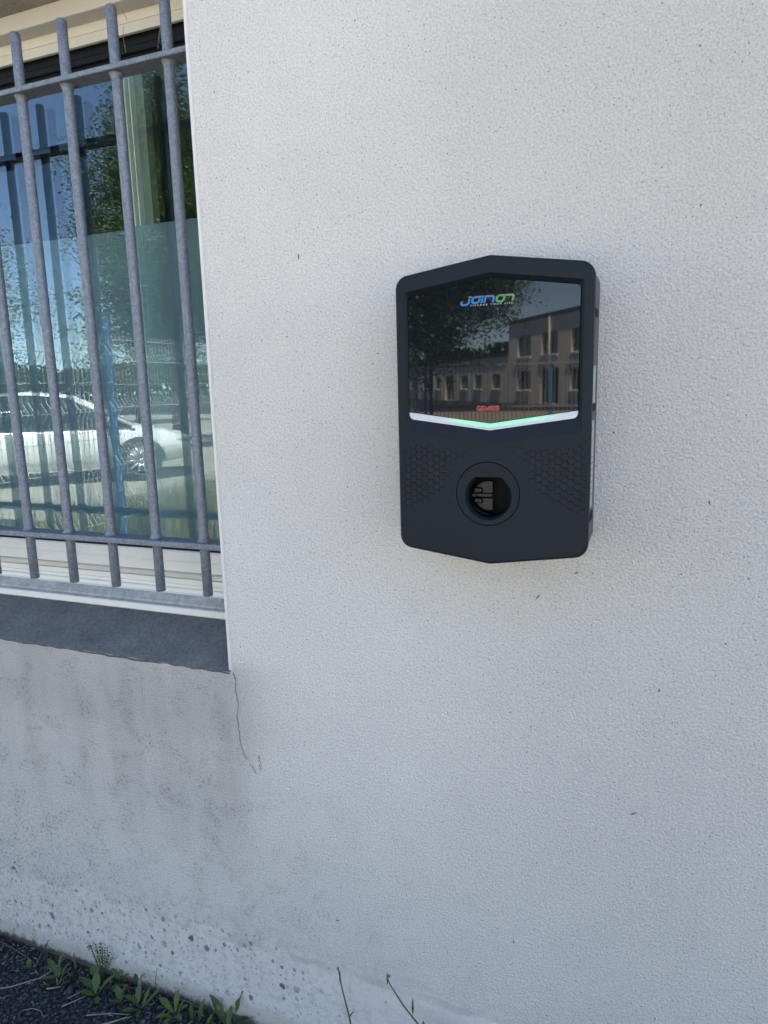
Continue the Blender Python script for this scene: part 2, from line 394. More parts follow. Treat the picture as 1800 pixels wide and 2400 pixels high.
# ------------------------------------------------------------------ the building
XL, XR = -2.42, -0.777             # window opening
ZS, ZT = 0.843, 2.185
bld = thing('building', 'white roughcast building wall with a barred window and a charging station on it', 'building')
BX0, BX1, BH, BD = -9.0, 6.0, 3.4, 9.0
mb = MB()
def wall_rect(x0, x1, z0, z1): mb.face([(x0, 0, z0), (x1, 0, z0), (x1, 0, z1), (x0, 0, z1)])
wall_rect(BX0, XL, -0.3, BH); wall_rect(XR, BX1, -0.3, BH)
wall_rect(XL, XR, -0.3, ZS); wall_rect(XL, XR, ZT, BH)
mb.face([(XR, 0, ZS), (XR, 0.3, ZS), (XR, 0.3, ZT), (XR, 0, ZT)])          # reveals
mb.face([(XL, 0, ZS), (XL, 0.3, ZS), (XL, 0.3, ZT), (XL, 0, ZT)])
mb.face([(BX0, 0, -0.3), (BX0, BD, -0.3), (BX0, BD, BH), (BX0, 0, BH)])
mb.face([(BX1, 0, -0.3), (BX1, BD, -0.3), (BX1, BD, BH), (BX1, 0, BH)])
mb.face([(BX0, BD, -0.3), (BX1, BD, -0.3), (BX1, BD, BH), (BX0, BD, BH)])
wall = mb.build('wall', M['wall'], bld, fix=False)
mb = MB(); mb.box(BX0-0.1, BX1+0.1, -0.06, BD+0.1, BH+0.003, BH+0.2); mb.build('roof', M['roofing'], bld)
# room behind the window
mb = MB()
rx0, rx1, ry0, ry1, rz0, rz1 = -4.2, 0.6, 0.32, 4.2, 0.05, 2.7
mb.face([(rx0, ry1, rz0), (rx1, ry1, rz0), (rx1, ry1, rz1), (rx0, ry1, rz1)])
mb.face([(rx0, ry0, rz0), (rx0, ry1, rz0), (rx0, ry1, rz1), (rx0, ry0, rz1)])
mb.face([(rx1, ry0, rz0), (rx1, ry1, rz0), (rx1, ry1, rz1), (rx1, ry0, rz1)])
mb.face([(rx0, ry0, rz0), (rx1, ry0, rz0), (rx1, ry1, rz0), (rx0, ry1, rz0)])
mb.face([(rx0, ry0, rz1), (rx1, ry0, rz1), (rx1, ry1, rz1), (rx0, ry1, rz1)])
for a, b, c, d in ((rx0, XL, rz0, rz1), (XR, rx1, rz0, rz1), (XL, XR, rz0, ZS), (XL, XR, ZT, rz1)):
    mb.face([(a, ry0, c), (b, ry0, c), (b, ry0, d), (a, ry0, d)])
mb.build('room', M['room'], bld, fix=False)

# plastic corner bead on the reveal edge
mb = MB(); mb.bbox(XR-0.0025, XR+0.0040, -0.0028, 0.03, ZS+0.006, ZT+0.6, 0.0012); mb.build('corner_bead', M['bead'], bld)
mb = MB(); mb.box(XR+0.0042, XR+0.0054, -0.0012, 0.002, ZS+0.01, ZT+0.6); mb.build('bead_edge', M['bead'], bld)

# concrete sill: sloping, uneven front edge
mb = MB(); nx, ny = 150, 14
rows = []
for j in range(ny+1):
    yy = -0.0015 + 0.1535*j/ny; row = []
    for i in range(nx+1):
        xx = XL + (XR-0.002-XL)*i/nx
        n_ = mnoise.noise((xx*9, yy*9, 1.7))*0.0022 + mnoise.noise((xx*45, yy*45, 3.1))*0.0012
        edge = 0.0 if j else -0.004 + mnoise.noise((xx*30, 0, 5))*0.0035
        row.append((xx, yy + (mnoise.noise((xx*26, 2.2, 0))*0.0028 if j == 0 else 0), ZS + 0.003 + max(yy, 0)*0.50*(1-0.9*max(yy, 0)) + n_ + edge))
    rows.append(row)
mb.loft(rows, closed=False, smooth=True)
mb.loft([[(p[0], 0.004, p[2]-0.012) for p in rows[0]], rows[0]], closed=False, smooth=False)
mb.build('window_sill', M['sill'], bld)
# lintel soffit
mb = MB(); mb.box(XL+0.002, XR-0.002, 0.004, 0.30, ZT-0.002, ZT+0.05); mb.build('lintel', M['lintel'], bld)

# ---- window (frame with sub-parts)
def extr(profile, x0, x1):
    m = MB(); m.loft([[(x0, y, z) for y, z in profile], [(x1, y, z) for y, z in profile]], True, True); return m
gx0, gx1 = XL+0.002, XR-0.002
# outer frame: bottom track profile
frame_prof = [(0.30, 0.90), (0.150, 0.900), (0.150, 0.942), (0.1545, 0.9445), (0.1545, 0.953), (0.160, 0.9545), (0.160, 0.9615), (0.1625, 0.962), (0.1625, 0.9655), (0.160, 0.966), (0.160, 0.9745), (0.1665, 0.9755), (0.1665, 0.9765), (0.30, 0.9765)]
win = extr(frame_prof, gx0, gx1).build('window', M['alu'], bld)
extr([(0.15, 0.880), (0.125, 0.902), (0.125, 0.9185), (0.1275, 0.9205), (0.1335, 0.9215), (0.1337, 0.9265), (0.1495, 0.9415), (0.1495, 0.90)], gx0, gx1).build('sill_flashing', M['alu_dirty'], win)
extr([(0.1225, 0.9045), (0.1225, 0.9175), (0.1247, 0.9188), (0.1247, 0.9035)], gx0, gx1).build('flashing_nose', M['alu'], win)
extr([(0.163, 0.9768), (0.163, 0.9855), (0.167, 0.9875), (0.30, 0.9875), (0.30, 0.9768)], gx0, gx1).build('track_strip', M['cream'], win)
extr([(0.1725, 0.9878), (0.1725, 1.012), (0.1735, 1.0125), (0.1735, 1.0138), (0.1725, 1.0143), (0.1725, 1.0345), (0.176, 1.0375), (0.215, 1.0375), (0.215, 0.9878)], gx0, gx1).build('sash_rail', M['alu'], win)
extr([(0.179, 1.0378), (0.179, 1.0455), (0.184, 1.0485), (0.212, 1.0485), (0.212, 1.0378)], gx0, gx1).build('gasket', M['gasket'], win)
# head
extr([(0.118, ZT-0.003), (0.118, 2.1575), (0.116, 2.1565), (0.116, 2.1495), (0.119, 2.1485), (0.152, 2.1485), (0.152, ZT-0.003)], gx0, gx1).build('head_rail', M['headgrey'], win)
sl = extr([(0.153, 2.1305), (0.153, 2.179), (0.161, 2.179), (0.161, 2.1305)], gx0, gx1).build('shutter_slat', M['cream'], win)
extr([(0.1535, 2.1115), (0.153, 2.113), (0.153, 2.1297), (0.161, 2.1297), (0.161, 2.1115)], gx0, gx1).build('shutter_slat', M['cream'], win)
extr([(0.172, 2.086), (0.172, 2.179), (0.214, 2.179), (0.214, 2.080), (0.182, 2.080), (0.182, 2.086)], gx0, gx1).build('top_sash_rail', M['gasket'], win)
extr([(0.1705, 2.098), (0.1705, 2.1015), (0.1718, 2.1015), (0.1718, 2.098)], gx0, gx1).build('gasket', M['gasket'], win)
# jambs
for (a, b) in ((XL+0.002, XL+0.045), (XR-0.03, XR-0.002)):
    m_ = MB(); m_.box(a, b, 0.168, 0.215, 1.0490, 2.0797); m_.build('jamb', M['alu'], win)
# panes
m_ = MB(); m_.face([(XL+0.045, 0.190, 1.049), (XR-0.03, 0.190, 1.049), (XR-0.03, 0.190, 2.0797), (XL+0.045, 0.190, 2.0797)]); m_.build('pane', M['glass'], win, fix=False)
m_ = MB(); m_.face([(XL+0.045, 0.207, 1.049), (XR-0.03, 0.207, 1.049), (XR-0.03, 0.207, 2.0797), (XL+0.045, 0.207, 2.0797)]); m_.build('inner_pane', M['glass_in'], win, fix=False)
# two sheets of frosted film on the room side
m_ = MB(); m_.face([(XL+0.045, 0.2078, 1.049), (-1.1065, 0.2078, 1.049), (-1.1065, 0.2078, 1.756), (XL+0.045, 0.2078, 1.756)]); m_.build('frosted_film', M['film'], win, fix=False)
m_ = MB(); m_.face([(-1.1035, 0.2078, 1.049), (XR-0.03, 0.2078, 1.049), (XR-0.03, 0.2078, 1.7615), (-1.1035, 0.2078, 1.7615)]); m_.build('frosted_film', M['film'], win, fix=False)
# stiles of the inner sliding sash
m_ = MB(); m_.bbox(-1.117, -1.1025, 0.222, 0.255, 1.0, 2.12, 0.001); m_.build('stile', M['stile'], win)
m_ = MB(); m_.box(-1.0935, -1.0905, 0.224, 0.262, 1.0, 2.12); m_.build('stile_lip', M['stile'], win)
m_ = MB(); m_.box(-1.0900, -1.0680, 0.240, 0.262, 1.0, 2.12); m_.build('stile', M['stile_dark'], win)

# crack running down from the sill corner
def strip(pts, w, y=-0.0032):
    m = MB()
    L = []; Rr = []
    for i, (x, z) in enumerate(pts):
        a = pts[max(i-1, 0)]; b = pts[min(i+1, len(pts)-1)]
        dx, dz = b[0]-a[0], b[1]-a[1]; l = math.hypot(dx, dz); ww = w[i] if isinstance(w, list) else w
        L.append((x-dz/l*ww/2, y, z+dx/l*ww/2)); Rr.append((x+dz/l*ww/2, y, z-dx/l*ww/2))
    m.loft([[(p[0], 0.002, p[2]) for p in L], L, Rr, [(p[0], 0.002, p[2]) for p in Rr]], closed=False); return m
def crackline(pts, seed):
    r_ = random.Random(seed); out = []
    for i in range(len(pts)-1):
        for k in range(4):
            f = k/4; out.append((pts[i][0]*(1-f)+pts[i+1][0]*f + (r_.uniform(-.0016, .0016) if k else 0), pts[i][1]*(1-f)+pts[i+1][1]*f))
    return out + [pts[-1]]
r_c = random.Random(2)
pts = crackline([(-0.7705, 0.8435), (-0.767, 0.831), (-0.765, 0.824), (-0.768, 0.809), (-0.765, 0.784), (-0.763, 0.773), (-0.769, 0.752), (-0.767, 0.727), (-0.765, 0.709), (-0.765, 0.692), (-0.756, 0.661), (-0.753, 0.657)], 3)
w_ = [0.0016 if i < 5 else (r_c.uniform(0.0004, 0.0011) if i < 14 else max(0.00025, 0.0008-0.0006*i/len(pts))) for i in range(len(pts))]
strip(pts, w_, -0.0012).build('hairline_crack', M['crack'], bld)
pts = crackline([(-0.745, 0.650), (-0.735, 0.636), (-0.73, 0.628)], 8)
strip(pts, 0.0006, -0.0010).build('hairline_crack', M['crack'], bld)
strip(crackline([(-0.7225, 0.672), (-0.7215, 0.660), (-0.7195, 0.640)], 9), [0.0018]*3+[0.0006]*6, -0.0015).build('hairline_crack', M['crack'], bld)

# small dirt grains stuck on the render
mb = MB(); r_ = random.Random(21)
for k in range(45):
    x = r_.uniform(-0.75, 0.25); z = r_.uniform(0.30, 1.95)
    if abs(x+0.226) < 0.15 and 1.12 < z < 1.6: continue
    s_ = r_.choice((0.0006, 0.0007, 0.0009, 0.0011, 0.0015))
    mb.ball((x, -0.0012, z), s_, 6, 3, (r_.uniform(.7, 1.5), 0.8, r_.uniform(.7, 1.6)))
for (x, z, l, a) in ((-0.17, 1.055, 0.010, 0.9), (-0.01, 0.70, 0.011, 0.5), (-0.56, 0.34, 0.009, 0.05), (0.02, 0.92, 0.006, 1.2), (-0.11, 1.10, 0.006, 0.3), (0.075, 1.22, 0.006, 2.0), (-0.58, 1.62, 0.008, 1.5)):
    mb.tube([(x-l/2*math.cos(a), -0.002, z-l/2*math.sin(a)), (x, -0.003, z+0.001), (x+l/2*math.cos(a), -0.002, z+l/2*math.sin(a))], [0.0005, 0.0013, 0.0006], 5)
tag(mb.build('dirt_specks', M['crack'], bld), kind='stuff')

# ------------------------------------------------------------------ window grille
gr = thing('window_grille', 'galvanised steel security grille of round bars in front of the window', 'grille', (-1.6, 0.05, 0.98))
go = (-1.6, 0.05, 0.98)
for z0, z1 in ((1.9905, 2.0005), (1.0835, 1.0960)):
    m_ = MB(); m_.bbox(XL+0.004, XR-0.004, 0.030, 0.070, z0, z1, 0.0013); m_.build('rail', M['galv'], gr, go)
m_ = MB(); rad = 0.0100; n = 20
zs = [(0.981, rad-0.0016), (0.9825, rad), ] + [(0.9825+(2.1035-0.9825)*i/8, rad) for i in range(1, 8)] + [(2.1035, rad), (2.106, rad-0.0022)]
m_.loft([[(-0.8545+q*math.cos(2*math.pi*k/n), 0.05+q*math.sin(2*math.pi*k/n), z) for k in range(n)] for z, q in zs], True, True, True)
bar0 = m_.build('bar', M['galv'], gr, go)
def weld_mesh(z, up, seed):
    m = MB(); r_ = random.Random(seed); rings = []
    for (h, q) in ((0.0004, 0.0150), (0.002, 0.0130), (0.0055, 0.0112), (0.010, 0.0102)):
        rings.append([(-0.8545+(q*(1+r_.uniform(-.07, .07) if q > .0105 else q/q*q*1))*math.cos(2*math.pi*k/14) if False else -0.8545+q*(1+(r_.uniform(-.06, .06) if q > .0105 else 0))*math.cos(2*math.pi*k/14),
                       0.05+q*(1+(r_.uniform(-.06, .06) if q > .0105 else 0))*math.sin(2*math.pi*k/14), z+up*h) for k in range(14)])
    m.loft(rings, True, False, True); return m
w0 = weld_mesh(1.9903, -1, 1).build('weld', M['galv'], bar0, go)
w1 = weld_mesh(1.0962, 1, 2).build('weld', M['galv'], bar0, go)
for k in range(1, 13):
    b = copy_part(bar0, gr, (-0.1204*k, 0, 0))
    for w in (w0, w1): copy_part(w, b)

# cobwebs caught on the grille near the reveal
def cobweb(label, paths, blobs, loc):
    t_ = thing('cobweb', label, 'cobweb', loc, 'cobwebs in the window corner')
    m = MB()
    for p in paths: m.tube(p, 0.0005, 4)
    m.build('strand', M['web'], t_, loc)
    for (c, s_) in blobs:
        m = MB(); m.ball(c, s_, 6, 4, (0.7, 0.7, 1.5)); m.build('dust_clump', M['web'], t_, loc)
cobweb('dusty grey cobweb hanging in the right reveal above the upper rail',
       [[(-0.800, 0.06, 2.085), (-0.806, 0.06, 2.07), (-0.807, 0.058, 2.055), (-0.800, 0.056, 2.040), (-0.797, 0.055, 2.012)], [(-0.806, 0.06, 2.07), (-0.800, 0.06, 2.055), (-0.7995, 0.058, 2.03)]],
       [((-0.807, 0.058, 2.052), 0.0022), ((-0.803, 0.057, 2.043), 0.0028), ((-0.805, 0.057, 2.036), 0.0018), ((-0.798, 0.056, 2.028), 0.0024), ((-0.797, 0.056, 2.02), 0.0014)], (-0.80, 0.06, 2.01))
cobweb('thin brown cobweb thread on the cream shutter beside the last bar',
       [[(-0.862, 0.12, 2.17), (-0.856, 0.12, 2.16), (-0.857, 0.12, 2.146), (-0.850, 0.12, 2.142), (-0.846, 0.12, 2.139)]], [((-0.849, 0.12, 2.1415), 0.0016), ((-0.868, 0.125, 2.135), 0.0015)], (-0.86, 0.12, 2.14))
cobweb('fine cobweb threads left of the last bar below the shutter',
       [[(-0.874, 0.06, 2.06), (-0.880, 0.06, 2.04), (-0.886, 0.062, 2.022)], [(-0.874, 0.06, 2.058), (-0.879, 0.06, 2.030)]], [((-0.885, 0.062, 2.024), 0.0013)], (-0.88, 0.06, 2.03))
cobweb('small dusty cobweb along the second bar under the shutter',
       [[(-0.960, 0.062, 2.075), (-0.9625, 0.063, 2.05), (-0.960, 0.063, 2.03)], [(-0.9605, 0.062, 2.10), (-0.957, 0.07, 2.09)]], [((-0.9615, 0.063, 2.06), 0.0014), ((-0.960, 0.063, 2.04), 0.0011), ((-0.957, 0.07, 2.088), 0.0012)], (-0.96, 0.06, 2.05))

# ================================================================== CHARGING STATION
X0, Z0, YF = -0.226, 1.4, -0.110
co = (X0, 0.0, Z0-0.266)
ch = thing('charging_station', 'anthracite wall box electric car charger with black screen and glowing green bar', 'charging station', co)
def P(u, v, y=YF): return (X0+u/1000, y, Z0+v/1000)
def rounded(poly, rads, seg=8):
    out = []; n = len(poly)
    for i in range(n):
        p = Vector(poly[i]); a = Vector(poly[i-1]); b = Vector(poly[(i+1) % n]); r = rads[i]
        d1 = (a-p).normalized(); d2_ = (b-p).normalized(); ang = d1.angle(d2_)
        if r <= 0 or ang > 3.13: out.append(tuple(p)); continue
        t_ = r/math.tan(ang/2); c = p + (d1+d2_).normalized()*(r/math.sin(ang/2))
        s0 = p+d1*t_; s1 = p+d2_*t_
        a0 = math.atan2(*(s0-c).yx); a1 = math.atan2(*(s1-c).yx); da = (a1-a0+math.pi) % (2*math.pi)-math.pi
        for k in range(seg+1):
            th = a0+da*k/seg; out.append((c.x+r*math.cos(th), c.y+r*math.sin(th)))
    return out
def offset(poly, d):                                 # inward for counter-clockwise polygons when d > 0
    n = len(poly); out = []
    for i in range(n):
        a, p, b = Vector(poly[i-1]), Vector(poly[i]), Vector(poly[(i+1) % n])
        e1 = (p-a).normalized(); e2 = (b-p).normalized()
        n1 = Vector((-e1.y, e1.x)); n2 = Vector((-e2.y, e2.x)); m = (n1+n2)
        m = m/max(m.length_squared, 1e-6)*2
        out.append((p.x+m.x*d, p.y+m.y*d))
    return out
def inside(pt, poly):
    x, y = pt; c = False; n = len(poly); j = n-1
    for i in range(n):
        xi, yi = poly[i]; xj, yj = poly[j]
        if (yi > y) != (yj > y) and x < (xj-xi)*(y-yi)/(yj-yi)+xi: c = not c
        j = i
    return c
# counter-clockwise outline seen from the front
outer = rounded([(0, -266.5), (141, -246.5), (141, 155), (0, 175.5), (-141, 155), (-141, -246.5)], [26, 20, 20, 26, 20, 20])
recess = rounded([(0, -87.5), (128.5, -70), (128.5, 133.2), (0, 152), (-128.5, 133.2), (-128.5, -70)], [40, 6, 5, 6, 5, 6])
floor_ = rounded([(0, -67.5), (123.5, -50.2), (123.5, 127.8), (0, 145.8), (-123.5, 127.8), (-123.5, -50.2)], [16, 9, 6, 4, 6, 9])
RC = (-2.5, -160.0); NR = 56
def circ(r, n=NR, c=RC): return [(c[0]+r*math.cos(2*math.pi*k/n), c[1]+r*math.sin(2*math.pi*k/n)) for k in range(n)]
ring_hole = circ(47.8)
# honeycomb cells
S = 6.02; cells = []
reg = [(-141, -85), (-36, -100), (-35, -108), (-58, -126), (-64, -150), (-76, -169), (-94, -178), (-141, -194)]
for side in (-1, 1):
    for ci in range(0, 12):
        u0 = 135.0-1.5*S*ci
        for rj in range(-1, 12):
            v0 = -88.0-math.sqrt(3)*S*(rj+0.5*(ci % 2))
            if inside((-u0, v0), reg):
                # deepest near the outer edge, fading towards the socket
                e = max(0.14, min(1.0, (u0-30)/75.0)) * (0.55 if abs(v0+139) > 44 else 1.0)
                cells.append((side*u0+(-1.0 if side > 0 else 0.0), v0, e))
def hexa(cx, cy, s=S*0.955): return [(cx+s*math.cos(math.pi/3*k), cy+s*math.sin(math.pi/3*k)) for k in range(6)]
face_in = offset(outer, 4.0)
LIM = 136.2
def clip_hex(h): return [(max(-LIM, min(LIM, x)), y) for x, y in h]
loops = [face_in, recess, ring_hole] + [clip_hex(hexa(cx, cy)) for cx, cy, e in cells]
vv, ee = [], []
for lp in loops:
    b = len(vv); vv += [Vector(p) for p in lp]; ee += [(b+i, b+(i+1) % len(lp)) for i in range(len(lp))]
ov, oe, of, *_ = delaunay_2d_cdt(vv, ee, [], 0, 1e-5)
mb = MB(); holes = loops[1:]
mb.v = [P(p.x, p.y) for p in ov]
hb = [(min(p[0] for p in h), max(p[0] for p in h), min(p[1] for p in h), max(p[1] for p in h)) for h in holes]
for f in of:
    c = ((ov[f[0]].x+ov[f[1]].x+ov[f[2]].x)/3, (ov[f[0]].y+ov[f[1]].y+ov[f[2]].y)/3)
    if not inside(c, face_in): continue
    if any(b[0] <= c[0] <= b[1] and b[2] <= c[1] <= b[3] and inside(c, h) for h, b in zip(holes, hb)): continue
    mb.f.append(tuple(f)); mb.sm.append(False)
# rolled edge and skirt of the cover
rings = []
for k in range(7):
    a = math.pi/2*k/6; o_ = offset(outer, 4.0*(1-math.sin(a)))
    rings.append([P(x, y, YF+0.004*(1-math.cos(a))) for x, y in o_])
mb.loft(rings, True, False, True)
rim = offset(outer, 0.0)
mb.loft([[P(x, y, YF+0.004) for x, y in rim], [P(x, y, -0.0905) for x, y in rim], [P(x, y, -0.0905) for x, y in offset(outer, 3)]], True)
# recess wall
N_ = len(recess)
mb.loft([[P(x, y) for x, y in recess], [P(x, y, YF+0.0055) for x, y in floor_]], True, False, False)
# ring hole wall
mb.loft([[P(x, y) for x, y in ring_hole], [P(x, y, YF+0.004) for x, y in ring_hole]], True, False, True)
cover = mb.build('front_cover', M['cover'], ch, co, fix=False)
# hexagon cells: tilted, upper edge sunk
cellmesh = {}
for cx, cy, e in cells:
    key = round(e*6)
    cut = abs(cx) > LIM-S
    kk = (key, round(cx, 1) if cut else 0)
    if kk not in cellmesh:
        m = MB(); base = hexa(0, 0)
        if cut: base = [(max(-LIM-cx, min(LIM-cx, x)), y) for x, y in base]
        gap = 0.22+0.50*key/6; flo = 0.0028        # slot under the upper edges of the cell
        L3 = lambda q, y: [(x/1000, y, z/1000) for x, z in q]
        fac = [(x, z-gap if z > -0.1 else z) for x, z in base]
        fac = [(x*(0.97 if abs(z0) < 0.1 else 1.0), max(z, -S*0.955*math.sqrt(3)/2)) for (x, z), (_, z0) in zip(fac, base)]
        m.loft([L3(base, 0.0), L3(base, flo)], True); m.face(L3(base, flo)); m.face(L3(fac, 0.00006))
        for i in (0, 1, 2): m.face(L3(fac[i:i+2], 0.00006)+L3(fac[i:i+2], flo)[::-1])
        cellmesh[kk] = m.mesh('honeycomb_cell'); cellmesh[kk].materials.append(M['cover'])
    o = link('honeycomb_cell', cellmesh[kk], ch)
    o.location = (cx/1000, YF, Z0+cy/1000-co[2])
# rear housing
mb = MB(); hs = offset(outer, 1.6)
mb.loft([[P(x, y, -0.0903) for x, y in hs], [P(x, y, -0.004) for x, y in offset(outer, 1.9)], [P(x, y, -0.0005) for x, y in offset(outer, 1.9)]], True, False, True)
mb.face([P(x, y, -0.0005) for x, y in offset(outer, 1.9)])
housing = mb.build('rear_housing', M['side'], ch, co)
ho = co
for (v, hgt) in ((94, 11), (-37, 11), (-196, 13)):
    m_ = MB(); m_.bbox(X0+0.1388, X0+0.1404, -0.080, -0.035, Z0+(v-hgt/2)/1000, Z0+(v+hgt/2)/1000, 0.0003)
    m_.build('clip_slot', M['black'], housing, ho)
for (v0, v1, mt) in ((-32, 21, 'sticker'), (-182, -56, 'sticker')):
    m_ = MB(); m_.box(X0+0.1393, X0+0.1399, -0.086, -0.045, Z0+v0/1000, Z0+v1/1000); m_.build('sticker', M[mt], housing, ho)
m_ = MB(); m_.box(X0+0.1400, X0+0.1402, -0.074, -0.058, Z0-0.094, Z0-0.080); m_.build('sticker_print', M['sticker_yellow'], housing, ho)
m_ = MB()
for k in range(8): m_.box(X0+0.1400, X0+0.1402, -0.080, -0.060+0.006*((k*7) % 3 - 1), Z0+(-66-(k*11 if k < 1 else 32+k*9))/1000-0.0015, Z0+(-66-(k*11 if k < 1 else 32+k*9))/1000)
m_.build('sticker_print', M['side'], housing, ho)

# screen and light bar
YS = YF+0.0054
seam = lambda u: -57.0+abs(u)*(17.5/123.5)
top_pts = [p for p in rounded([(123.2, -39.6), (123.2, 127.5), (0, 145.5), (-123.2, 127.5), (-123.2, -39.6)], [0, 6, 4, 6, 0])] + [(0, -57.0)]
mb = MB()
mb.loft([[P(x, y, YS-0.0012) for x, y in offset(top_pts, 0.5)], [P(x, y, YS-0.0007) for x, y in top_pts], [P(x, y, YS+0.002) for x, y in top_pts]], True, True)
screen = mb.build('screen', M['screen'], ch, co)
bar_pts = rounded([(-123.2, -40.0), (0, -57.4), (123.2, -40.0), (123.2, -50.0), (0, -67.2), (-123.2, -50.0)][::-1], [8, 14, 8, 0, 0, 0])
mb = MB()
mb.loft([[P(x, y, YS-0.0013) for x, y in offset(bar_pts, 0.4)], [P(x, y, YS-0.0008) for x, y in bar_pts], [P(x, y, YS+0.002) for x, y in bar_pts]], True, True)
mb.build('light_bar', M['led'], ch, co)

# ---- logos as printed strokes
def strokes(segs, w, fn):
    m = MB()
    for pl in segs:
        ww = w
        n = len(pl); L = []; Q = []
        for i in range(n):
            p = Vector(pl[i]); a = Vector(pl[i-1]) if i else None; b = Vector(pl[i+1]) if i < n-1 else None
            e1 = (p-a).normalized() if a is not None else (b-p).normalized()
            e2 = (b-p).normalized() if b is not None else e1
            n1 = Vector((-e1.y, e1.x)); n2 = Vector((-e2.y, e2.x)); mm = n1+n2; mm = mm/mm.length_squared*2
            if mm.length > 1.6: mm = mm.normalized()*1.6
            L.append(fn(*(p+mm*ww/2))); Q.append(fn(*(p-mm*ww/2)))
        m.loft([L, Q], closed=False)
    return m
YP = YS-0.00135
def logo_map(x, y, sx=1.0): # unit letters -> panel mm; slanted
    return P(-41.5+x*10.2+1.9*y, 110.6+y*8.9, YP)
blue = [[(0.0, 0.28), (-0.02, 0.10), (0.10, -0.02), (0.62, -0.02), (0.84, 0.16), (0.95, 0.86)], [(0.86, 1.16), (1.45, 1.16)],
        [(2.95, 1.12), (1.75, 1.12), (1.42, 0.92), (1.42, 0.42), (1.62, 0.22), (2.15, 0.22), (2.40, 0.42), (2.44, 0.84)],
        [(2.62, 0.10), (2.78, 0.86)], [(3.18, 0.10), (3.18, 1.12), (4.1, 1.12), (4.42, 0.92), (4.42, 0.10)]]
blue = [[(-0.05, 0.62), (-0.05, 0.20), (0.12, 0.02), (0.72, 0.02), (0.98, 0.22), (0.98, 0.86)], [(0.80, 1.13), (1.30, 1.13)],
        [(2.98, 1.11), (1.72, 1.11), (1.44, 0.92), (1.44, 0.40), (1.66, 0.22), (2.18, 0.22), (2.42, 0.42), (2.42, 0.84)],
        [(2.80, 0.12), (2.80, 0.84)], [(3.22, 0.12), (3.22, 1.11), (4.12, 1.11), (4.42, 0.92), (4.42, 0.12)]]
green = [[(5.02, 1.11), (4.86, 0.90), (4.86, 0.45), (5.08, 0.22), (5.62, 0.22), (5.86, 0.44), (5.86, 0.90), (5.66, 1.11), (5.02, 1.11)],
         [(5.86, 1.11), (6.86, 1.11), (7.12, 0.92), (7.12, 0.20)]]
strokes(blue, 0.30, logo_map).build('blue_lettering', M['blue_ink'], screen, co, fix=False)
strokes(green, 0.30, logo_map).build('green_lettering', M['green_ink'], screen, co, fix=False)
def text_mesh(body, size_x, u, v, mat, name, spacing=1.0, y=YP, height=None):
    cu = bpy.data.curves.new('txt', 'FONT'); cu.body = body; cu.space_character = spacing; cu.size = 1.0; cu.shear = 0.15
    to = bpy.data.objects.new('txt', cu); C.objects.link(to)
    dg = bpy.context.evaluated_depsgraph_get(); me = bpy.data.meshes.new_from_object(to.evaluated_get(dg))
    bpy.data.objects.remove(to); xs = [w.co.x for w in me.vertices]; ys = [w.co.y for w in me.vertices]
    x0, x1, y0, y1 = min(xs), max(xs), min(ys), max(ys); k = size_x/(x1-x0); ky = (height/(y1-y0)) if height else k
    for w in me.vertices:
        p = P(u+(w.co.x-x0)*k, v+(w.co.y-y0)*ky, y); w.co = (p[0]-co[0], p[1]-co[1], p[2]-co[2])
    me.materials.clear(); me.materials.append(mat); me.name = name
    return link(name, me, screen)
text_mesh('CHARGE YOUR LIFE', 60.5, -28.5, 108.4, M['white_ink'], 'white_lettering', 1.5, height=2.1)
gw = [[(0.95, 0.92), (0.25, 0.92), (0.08, 0.72), (0.08, 0.28), (0.25, 0.08), (0.95, 0.08), (0.95, 0.5), (0.5, 0.5)],
      [(2.0, 0.92), (1.25, 0.92), (1.25, 0.08), (2.0, 0.08)], [(1.25, 0.5), (1.95, 0.5)],
      [(2.25, 1.0), (2.25, 0.2), (2.62, 0.12), (2.72, 0.7), (2.82, 0.12), (3.2, 0.2), (3.2, 1.0)], [(3.52, 0.0), (3.52, 1.0)],
      [(4.75, 0.92), (3.88, 0.92), (3.88, 0.5), (4.65, 0.5), (4.65, 0.08), (3.82, 0.08)],
      [(5.85, 0.08), (5.0, 0.08)], [(5.9, 0.5), (5.05, 0.5), (5.05, 0.92), (5.75, 0.92), (5.9, 0.75), (5.9, 0.2), (5.75, 0.08)]]
def gmap(x, y): return P(-19.3+x*5.45, -38.3+y*6.3, YP)
strokes(gw, 0.26, gmap).build('red_lettering', M['red_ink'], screen, co, fix=False)

# ---- socket ring with flat-topped opening
def dhole(r, flat, c=(-2.0, -164.5), n=NR):
    out = []
    for k in range(n):
        a = 2*math.pi*k/n; x, y = r*math.cos(a), r*math.sin(a)
        if y > flat:                                  # flat top with soft shoulders
            y = flat - 0.0*abs(x)
        out.append((c[0]+x, c[1]+y))
    return out
mb = MB()
o1 = circ(46.9); o2 = circ(46.3); i1 = dhole(35.0, 29.6); i2 = dhole(32.2, 28.2); i3 = dhole(31.6, 27.6)
mb.loft([[P(x, y, YF+0.004) for x, y in o1], [P(x, y, YF+0.0002) for x, y in o1], [P(x, y, YF-0.0004) for x, y in o2]], True, False, True)
mb.loft([[P(x, y, YF-0.0004) for x, y in o2], [P(x, y, YF-0.0002) for x, y in i1]], True, False, False)
mb.loft([[P(x, y, YF-0.0002) for x, y in i1], [P(x, y, YF+0.0042) for x, y in i2], [P(x, y, YF+0.007) for x, y in i3]], True, False, True)
ring = mb.build('socket_ring', M['cover'], ch, co, fix=True)
mb = MB(); mb.loft([[P(x, y, YF+0.0071) for x, y in i3], [P(x, y, YF+0.042) for x, y in i3]], True, False, True)
